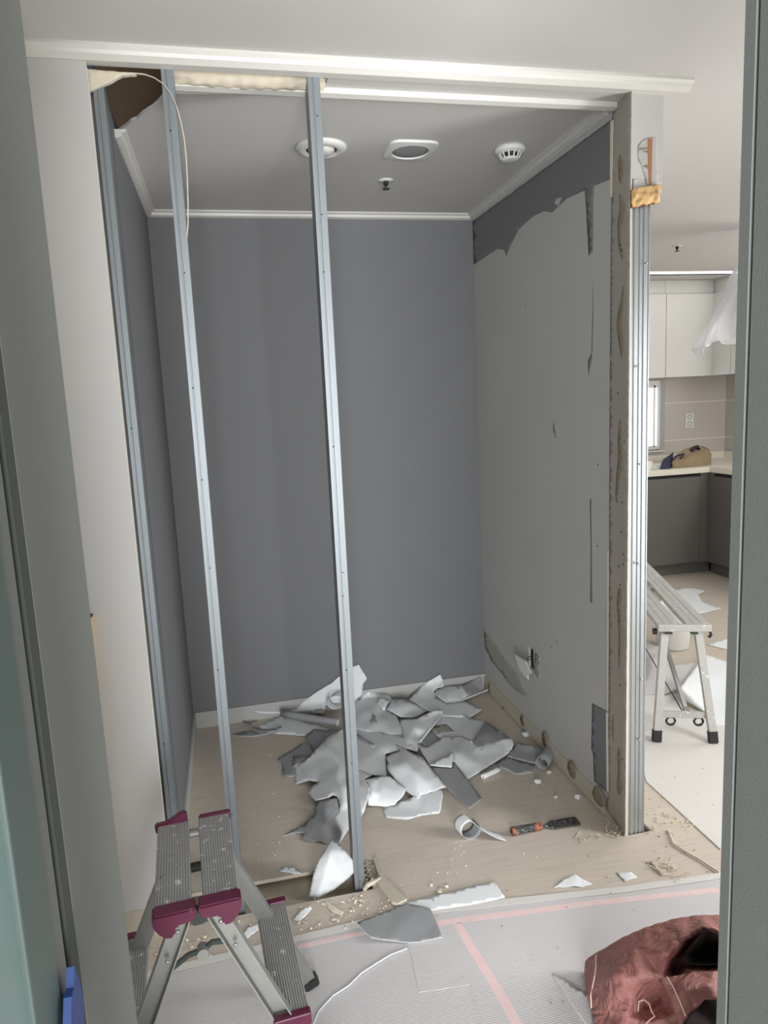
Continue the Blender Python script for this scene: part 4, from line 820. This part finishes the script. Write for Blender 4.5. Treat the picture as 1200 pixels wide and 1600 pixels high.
obj('end_plug', tube(bmesh.new(), [(-.018, .02, Hh-.034), (-.003, .02, Hh-.034)], .014, 12), T['rubber'], wp)
obj('latch', prism(bmesh.new(), [(.208, .0, Hh-.03), (.214, 0, Hh-.045), (.205, 0, Hh-.055), (.214, 0, Hh-.058), (.222, 0, Hh-.045), (.218, 0, Hh-.03)], (0, .012, 0)), T['rubber'], wp)
for k in (.045, .15): obj('bracket', B(k-.014, k+.014, .002, .02, Hh-.042, Hh-.030), T['jamb_dark'], wp)
for e in (0, 1):
    for s in (0, 1):
        top_ = Vector((.032 if s == 0 else .170, .03 if e == 0 else Ln-.03, Hh-.03)); bot = Vector((-.020 if s == 0 else .213, -.075 if e == 0 else Ln+.07, .02))
        lg = obj('leg', bar(bmesh.new(), top_, bot, .034, .022, (0, 1, 0), .003), T['alu_pale'], wp)
        obj('foot', bar(bmesh.new(), bot+(top_-bot).normalized()*.035, bot-Vector((0, 0, .019)), .038, .028, (0, 1, 0), .003), T['rubber'], lg)
    y = -.045 if e == 0 else Ln+.04
    obj('cross_bar', B(-.0, .2, y-.008, y+.008, .10, .128, .002), T['alu_pale'], wp)
    if e == 0:
        for x in (.045, .160):
            bm = bmesh.new(); tube(bm, [(x+.018*math.cos(t_), y, .083+.018*math.sin(t_)) for t_ in [2*math.pi*k/20 for k in range(21)]], .005, 6); obj('ring', bm, T['rubber'], wp, smooth=True)
        obj('diagonal_strut', bar(bmesh.new(), (.052, .28, Hh-.03), (.112, y+.015, .125), .016, .014), T['alu'], wp)
        obj('strut_clip', B(.10, .125, y+.004, y+.024, .112, .14, .001), T['alu'], wp)
        obj('lock_rod', tube(bmesh.new(), [(.0, .75, .33), (.095, y+.02, .125)], .003, 6), T['jamb_dark'], wp)

# ================================================================== RED BAG
pts = [(914, 1502, .03), (919, 1497, .06), (930, 1489, .09), (945, 1481, .12), (975, 1463, .16), (1010, 1448, .19), (1050, 1436, .21), (1095, 1429, .21), (1150, 1430, .20), (1215, 1450, .17), (1250, 1500, .12), (1245, 1600, .06), (1200, 1680, .03), (1100, 1700, .03), (1000, 1680, .03), (940, 1640, .03), (926, 1585, .03), (916, 1550, .03), (913, 1520, .03)]
ctrl = [(960, 1500, .19), (1000, 1485, .22), (940, 1530, .13), (960, 1560, .15), (1000, 1530, .22), (1040, 1490, .25), (1070, 1465, .27), (1102, 1447, .29), (1125, 1455, .27), (1050, 1505, .19), (1015, 1545, .17), (1085, 1490, .12), (1110, 1490, .10), (1060, 1515, .12),
        (1032, 1528, .20), (1070, 1515, .19), (1110, 1520, .19), (1050, 1550, .22), (1090, 1560, .20), (1110, 1545, .20), (1060, 1590, .16), (1010, 1570, .12), (1030, 1560, .13), (1010, 1600, .14), (1100, 1590, .08), (980, 1590, .14), (1030, 1620, .10), (975, 1540, .20), (990, 1560, .17), (955, 1535, .17), (945, 1545, .13), (965, 1520, .215)]
def bag_obj(nm, pts, ctrl, base, step, fine=0.0, seed=3, tofn=None):
    V, F = tri_patch(pts, ctrl, step, .3, seed, tofn or (lambda x, y, h: onZ(x, y, max(h, base+.002))))
    for v in V: v.z += fine*(math.sin(v.x*95+v.y*40)*math.sin(v.y*80-v.x*30)+.6*math.sin(v.x*190-v.y*120))
    bm = bmesh.new(); a = [bm.verts.new(v) for v in V]
    for f in F: bm.faces.new([a[i] for i in f])
    rim = [e for e in bm.edges if len(e.link_faces) == 1]
    cx = sum((v.co for v in a), Vector())/len(a)
    g = bmesh.ops.extrude_edge_only(bm, edges=rim)['geom']
    for v in [x for x in g if isinstance(x, bmesh.types.BMVert)]:
        v.co = Vector((cx.x+(v.co.x-cx.x)*.97, cx.y+(v.co.y-cx.y)*.97, base))
    bmesh.ops.recalc_face_normals(bm, faces=bm.faces[:])
    return bm
bag = thing('work_bag', (1.0, 1.45, .004), 0, 'crumpled dusty red-brown cloth bag on the floor cover by the right jamb', 'bag')
bm = bag_obj('body', pts, ctrl, .005, 6.0, .0012)
for v in bm.verts: v.co -= bag.location
obj('body', bm, T['red_cloth'], bag, smooth=True)
def on_bag(q, lift=.0): return [onZ(a, b, z+lift)-bag.location for a, b, z in q]
obj('seam', tube(bmesh.new(), on_bag([(931, 1492, .105), (931, 1510, .115), (929, 1525, .115), (926, 1540, .105), (923, 1555, .09), (924, 1575, .06)], .012), .0016, 6), T['thread'], bag)
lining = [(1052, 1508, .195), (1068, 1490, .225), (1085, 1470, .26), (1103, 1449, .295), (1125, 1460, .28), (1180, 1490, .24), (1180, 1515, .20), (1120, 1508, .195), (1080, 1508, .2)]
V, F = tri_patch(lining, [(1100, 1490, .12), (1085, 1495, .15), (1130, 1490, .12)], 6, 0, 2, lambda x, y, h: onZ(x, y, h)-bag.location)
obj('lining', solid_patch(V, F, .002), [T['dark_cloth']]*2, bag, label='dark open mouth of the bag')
flap = [(1029, 1529, .235), (1060, 1524, .24), (1080, 1518, .245), (1120, 1517, .25), (1190, 1530, .24), (1190, 1565, .22), (1120, 1562, .235), (1100, 1562, .235), (1085, 1573, .225), (1072, 1588, .21), (1062, 1602, .19), (1055, 1585, .205), (1045, 1555, .225)]
V, F = tri_patch(flap, [(1070, 1545, .26), (1110, 1540, .265)], 6, 0, 2, lambda x, y, h: onZ(x, y, h)-bag.location)
obj('flap', solid_patch(V, F, .003), [T['red_cloth'], T['dark_cloth']], bag)
obj('seam', tube(bmesh.new(), on_bag([(1042, 1526, .242), (1052, 1543, .245), (1062, 1565, .238), (1071, 1588, .215)], .006), .0014, 6), T['thread'], bag)
obj('seam', tube(bmesh.new(), on_bag([(997, 1580, .17), (998, 1565, .18), (1006, 1562, .19), (1014, 1568, .19), (1018, 1580, .18), (1023, 1588, .17), (1015, 1594, .165), (1009, 1600, .16)], .0), .0014, 6), T['thread'], bag)
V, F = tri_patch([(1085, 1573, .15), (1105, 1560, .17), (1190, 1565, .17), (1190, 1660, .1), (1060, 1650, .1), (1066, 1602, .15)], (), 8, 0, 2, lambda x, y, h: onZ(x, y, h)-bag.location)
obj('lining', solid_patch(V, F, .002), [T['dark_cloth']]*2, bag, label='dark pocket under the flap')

# ================================================================== KITCHEN
WZ = .885
bk = thing('worktop', (3.0, 4.9, 0), 0, 'cream L-shaped kitchen worktop', 'worktop')
bm = bmesh.new(); prism(bm, [(-1.6, .0, WZ-.045), (.775, .0, WZ-.045), (.775, -1.8, WZ-.045), (1.415, -1.8, WZ-.045), (1.415, .645, WZ-.045), (-1.6, .645, WZ-.045)], (0, 0, .045), .003)
obj('slab', bm, T['worktop'], bk); bm = B(-1.6, 1.415, .625, .645, WZ, WZ+.06); box(bm, 1.395, 1.415, -1.8, .625, WZ, WZ+.06); obj('upstand', bm, T['worktop'], bk)
def base_cab(loc, rz, w, lab, filler=0, first=0, kx=0):
    r = thing('base_cabinet', loc, rz, lab, 'kitchen cabinet', 'dark kitchen base cabinets')
    obj('body', B(0, w, .002, .58, .10, WZ-.047), T['cab_dark'], r); obj('kickboard', B(0, w+kx, .04, .055, 0, .10), T['cab_dark'], r)
    if filler: obj('filler_panel', B(w-filler, w, -.018, .0015, .10, WZ-.048), T['cab_dark'], r)
    if first: obj('filler_panel', B(.021, first, -.018, .0015, .10, WZ-.048), T['cab_dark'], r)
    obj('door', B(first+.002, w-filler-.003, -.02, -.0005, .105, WZ-.075, .001), T['cab_dark'], r)
    obj('grip_channel', B(first+.002, w-filler-.003, -.0004, .0016, WZ-.072, WZ-.05), T['black'], r)
base_cab((3.795-.85, 4.94, 0), 0, .85, 'dark base cabinet left of the inner corner, beneath the khaki bag', filler=.085, kx=.055)
base_cab((3.795-1.75, 4.94, 0), 0, .895, 'dark base cabinet mostly hidden behind the end stud')
base_cab((3.795, 4.94, 0), math.radians(-90), .70, 'dark base cabinet right of the inner corner, facing left', first=.085)
base_cab((3.795, 4.94-.705, 0), math.radians(-90), .8, 'dark base cabinet nearer the viewer, behind the right jamb')
def up_cab(loc, rz, w, lab):
    r = thing('wall_cabinet', loc, rz, lab, 'kitchen cabinet', 'white kitchen wall cabinets')
    obj('body', B(0, w, .002, .325, 1.62, 2.29), T['cab_light'], r); obj('door', B(.0015, w-.0015, -.018, .0, 1.617, 2.285, .001), T['cab_light'], r)
    obj('top_filler', B(0, w, .0, .325, 2.2905, ZH-.002), T['cab_light'], r)
up_cab((3.57-.45, 5.225, 0), 0, .448, 'white wall cabinet beside the end stud above the window')
up_cab((3.57, 5.225, 0), 0, .45, 'wide white wall cabinet above the socket')
up_cab((4.022, 5.225, 0), math.radians(-90), .24, 'narrow white wall cabinet in the corner, facing left')
up_cab((4.022, 5.225-.242, 0), math.radians(-90), .6, 'white wall cabinet behind the plastic cover')
up_cab((3.57-.9, 5.225, 0), 0, .448, 'white wall cabinet hidden behind the end stud')
p = onY(1076.5, 657, 5.55)
so = thing('wall_socket', (p.x, 5.55, p.z), 0, 'white double wall socket on the kitchen tiles', 'socket')
obj('plate', B(-.043, .043, -.010, -.0005, -.066, .066, .002), T['plastic_white'], so)
for z in (-.03, .03): obj('outlet_ring', lathe([(.018, 0), (.022, 0), (.022, .002), (.018, .002), (.018, 0)], 20), T['grille'], so).matrix_local = Matrix.Translation((0, -.010, z))@Matrix.Rotation(math.radians(90), 4, 'X')
# khaki bag on the worktop
bp = Vector((3.75, 5.1, WZ))
kb = thing('cloth_bag', bp, 0, 'khaki cloth bag slumped on the kitchen worktop', 'bag')
def kp(q): return [(a, b, WZ+c) for a, b, c in q]
def counter_pt(x, y, h):
    p = onY(x, y, h)
    if p.z < WZ+.002: p = onZ(x, y, WZ+.002)
    return p
bm = bag_obj('b', [(1049, 724, 5.0), (1052, 714, 5.04), (1062, 707, 5.08), (1072, 701, 5.12), (1085, 697, 5.14), (1098, 697, 5.14), (1108, 702, 5.12), (1112, 710, 5.08), (1111, 718, 5.02), (1098, 722, 4.99), (1075, 725, 4.98), (1060, 727, 4.98)], [(1080, 706, 5.08), (1095, 708, 5.06), (1065, 716, 5.02), (1090, 716, 5.0), (1082, 712, 5.0)], WZ+.001, 3.0, tofn=counter_pt)
for v in bm.verts: v.co -= bp
obj('body', bm, T['khaki'], kb, smooth=True)
def kpt(q): return [onY(a, b, c)-bp for a, b, c in q]
obj('opening', tube(bmesh.new(), kpt([(1080, 705, 5.08), (1084, 700, 5.10), (1090, 698, 5.11), (1092, 702, 5.09)]), .016, 8), T['black'], kb, smooth=True)
obj('strap', tube(bmesh.new(), kpt([(1050, 720, 5.0), (1058, 712, 5.02), (1070, 709, 5.04), (1064, 716, 5.0)]), .008, 6), T['navy'], kb, smooth=True)
nv = bag_obj('n', [(1032, 728, 4.97), (1036, 718, 5.04), (1046, 711, 5.08), (1052, 706, 5.12), (1050, 714, 5.06), (1048, 720, 5.02), (1047, 728, 4.96)], [(1042, 720, 5.02)], WZ+.001, 3, tofn=counter_pt)
obj('dark_cloth', nv, T['navy'], label='dark blue cloth bundled against the khaki bag', cat='cloth', smooth=True)
obj('sink_tray', B(3.22, 3.45, 4.98, 5.3, WZ+.0005, WZ+.012, .002), T['zinc_smooth'], label='shiny steel tray on the worktop beside the dark blue cloth', cat='tray')
# cream board leaning at the stud
pb = [onY(1009, 720, 3.6), onY(1019.5, 721, 3.6), onY(1018, 727, 3.6), onY(1010, 752, 3.6), onY(1000, 780, 3.6), onY(985, 780, 3.6), onY(985, 720, 3.6)]
st2 = thing('board_trestle', (onY(1000, 760, 3.6).x, 3.6, 0), 0, 'cream slanted board corner showing just right of the end stud', 'board')
obj('board', prism(bmesh.new(), [p-st2.location for p in pb], (0, .012, 0)), T['gypsum_edge'], st2)
obj('post', bar(bmesh.new(), (-.03, .006, .003), (-.03, .006, onY(1000, 775, 3.6).z), .05, .03), T['gypsum_edge'], st2)
# pendant lamp wrapped in plastic
lp = Vector((3.02, 3.5, 0))
pn = thing('pendant_lamp', (lp.x, lp.y, 1.90), 0, 'hanging kitchen lamp wrapped inside the clear plastic', 'lamp')
obj('cord', tube(bmesh.new(), [(0, 0, .20), (0, 0, ZH-1.90)], .004, 6), T['black'], pn); obj('lamp_shade', lathe([(.04, .20), (.12, .15), (.19, .03), (.20, 0), (.185, 0), (.11, .14), (.03, .19)], 32), T['plastic_white'], pn, smooth=True)
bm = bmesh.new(); n = 72; rings = []; Rr = random.Random(9); ph = [Rr.uniform(0, 6.28) for _ in range(6)]
for i in range(22):
    f = i/21; z = 2.32-f*.56
    rad = .06+.30*f**.8
    ring = []
    for k in range(n):
        th = 2*math.pi*k/n; w_ = 1+.10*f*math.sin(5*th+ph[0]+f*3)+.06*math.sin(11*th+ph[1]-f*5)+.03*math.sin(23*th+ph[2]+f*9)
        dz = .05*f*math.sin(3*th+ph[3])+.02*f*math.sin(9*th+ph[4]); ring.append(bm.verts.new((rad*w_*math.cos(th), rad*w_*math.sin(th)*.8, z-dz-1.76)))
    rings.append(ring)
for a, b in zip(rings, rings[1:]):
    for k in range(n): bm.faces.new([a[k], a[(k+1) % n], b[(k+1) % n], b[k]])
o = obj('plastic_cover', bm, T['film'], label='crumpled clear plastic bag hanging around the kitchen lamp', cat='plastic cover', smooth=True, center=False); o.location = (lp.x, lp.y, 1.76)
# kitchen floor papers
def kfloor(x, y, h): return onZ(x, y, max(h, .003))
paper('jagged white paper on the kitchen floor near the cabinets', [(1050, 919, .01), (1080, 918, .006), (1101, 923, .02), (1091, 929, .006), (1096, 940, .004), (1127, 951, .004), (1112, 954, .003), (1092, 959, .003), (1075, 950, .004), (1045, 930, .004)], top='sheet_white', bot='sheet_white', step=4, tofn=kfloor, name='loose_paper', cat='paper')
paper('small white paper edge far right behind the platform', [(1104, 1007, .004), (1132, 998, .004), (1150, 1000, .004), (1150, 1016, .004), (1133, 1014, .004)], top='sheet_white', bot='sheet_white', step=4, tofn=kfloor, name='loose_paper', cat='paper', jag=.2)
paper('large white board sheet curling up right of the platform legs', [(1101, 1022, .03), (1125, 1030, .02), (1165, 1045, .01), (1170, 1135, .006), (1115, 1132, .006), (1098, 1110, .02), (1060, 1090, .02), (1062, 1075, .08)], [(1100, 1060, .04)], top='sheet_white', bot='cardboard', step=5, tofn=kfloor, name='loose_paper', cat='paper', jag=0, thick=.003)
paper('cream cardboard underside curling beneath the white board sheet', [(1060, 1073, .05), (1072, 1080, .045), (1085, 1090, .03), (1098, 1112, .006), (1085, 1107, .006), (1066, 1097, .01), (1061, 1088, .03)], top='cardboard', bot='cardboard', step=4, tofn=kfloor, name='loose_paper', cat='paper', jag=0)
paper('crumpled translucent plastic sheet behind the platform legs', [(1005, 1000, .03), (1030, 1010, .04), (1048, 1040, .05), (1090, 1035, .03), (1092, 1060, .02), (1062, 1075, .03), (1040, 1085, .01), (1000, 1085, .006), (995, 1040, .02)], [(1020, 1040, .07), (1050, 1060, .05), (1070, 1045, .06)], top='clear_plastic', bot='clear_plastic', step=4, tofn=kfloor, name='plastic_sheet', cat='plastic sheet', waves=.01)
p = onZ(1051, 1010, 0)
obj('white_tub', lathe([(0, 0), (.085, 0), (.092, .01), (.105, .24), (.108, .25), (.10, .25), (.088, .012), (0, .012)], 36, (p.x, p.y, .001)), T['plastic_white'], label='white plastic tub under the work platform', cat='tub', smooth=True)
# yellow tool at the left jamb
yl = thing('spirit_level', (-.42, 1.90, 0), 0, 'yellow tool edge leaning on the white wall behind the left jamb', 'spirit level')
a = onY(147, 961, 1.945)-yl.location; b = Vector((-.10, -.03, .004))
obj('body', bar(bmesh.new(), b, a-Vector((.016, 0, 0)), .022, .04, (0, 1, 0), .002), T['yellow'], yl); obj('end_cap', bar(bmesh.new(), a-Vector((.016, 0, 0)), a-Vector((.0145, -.0, -.005)), .023, .042, (0, 1, 0)), T['black'], yl)
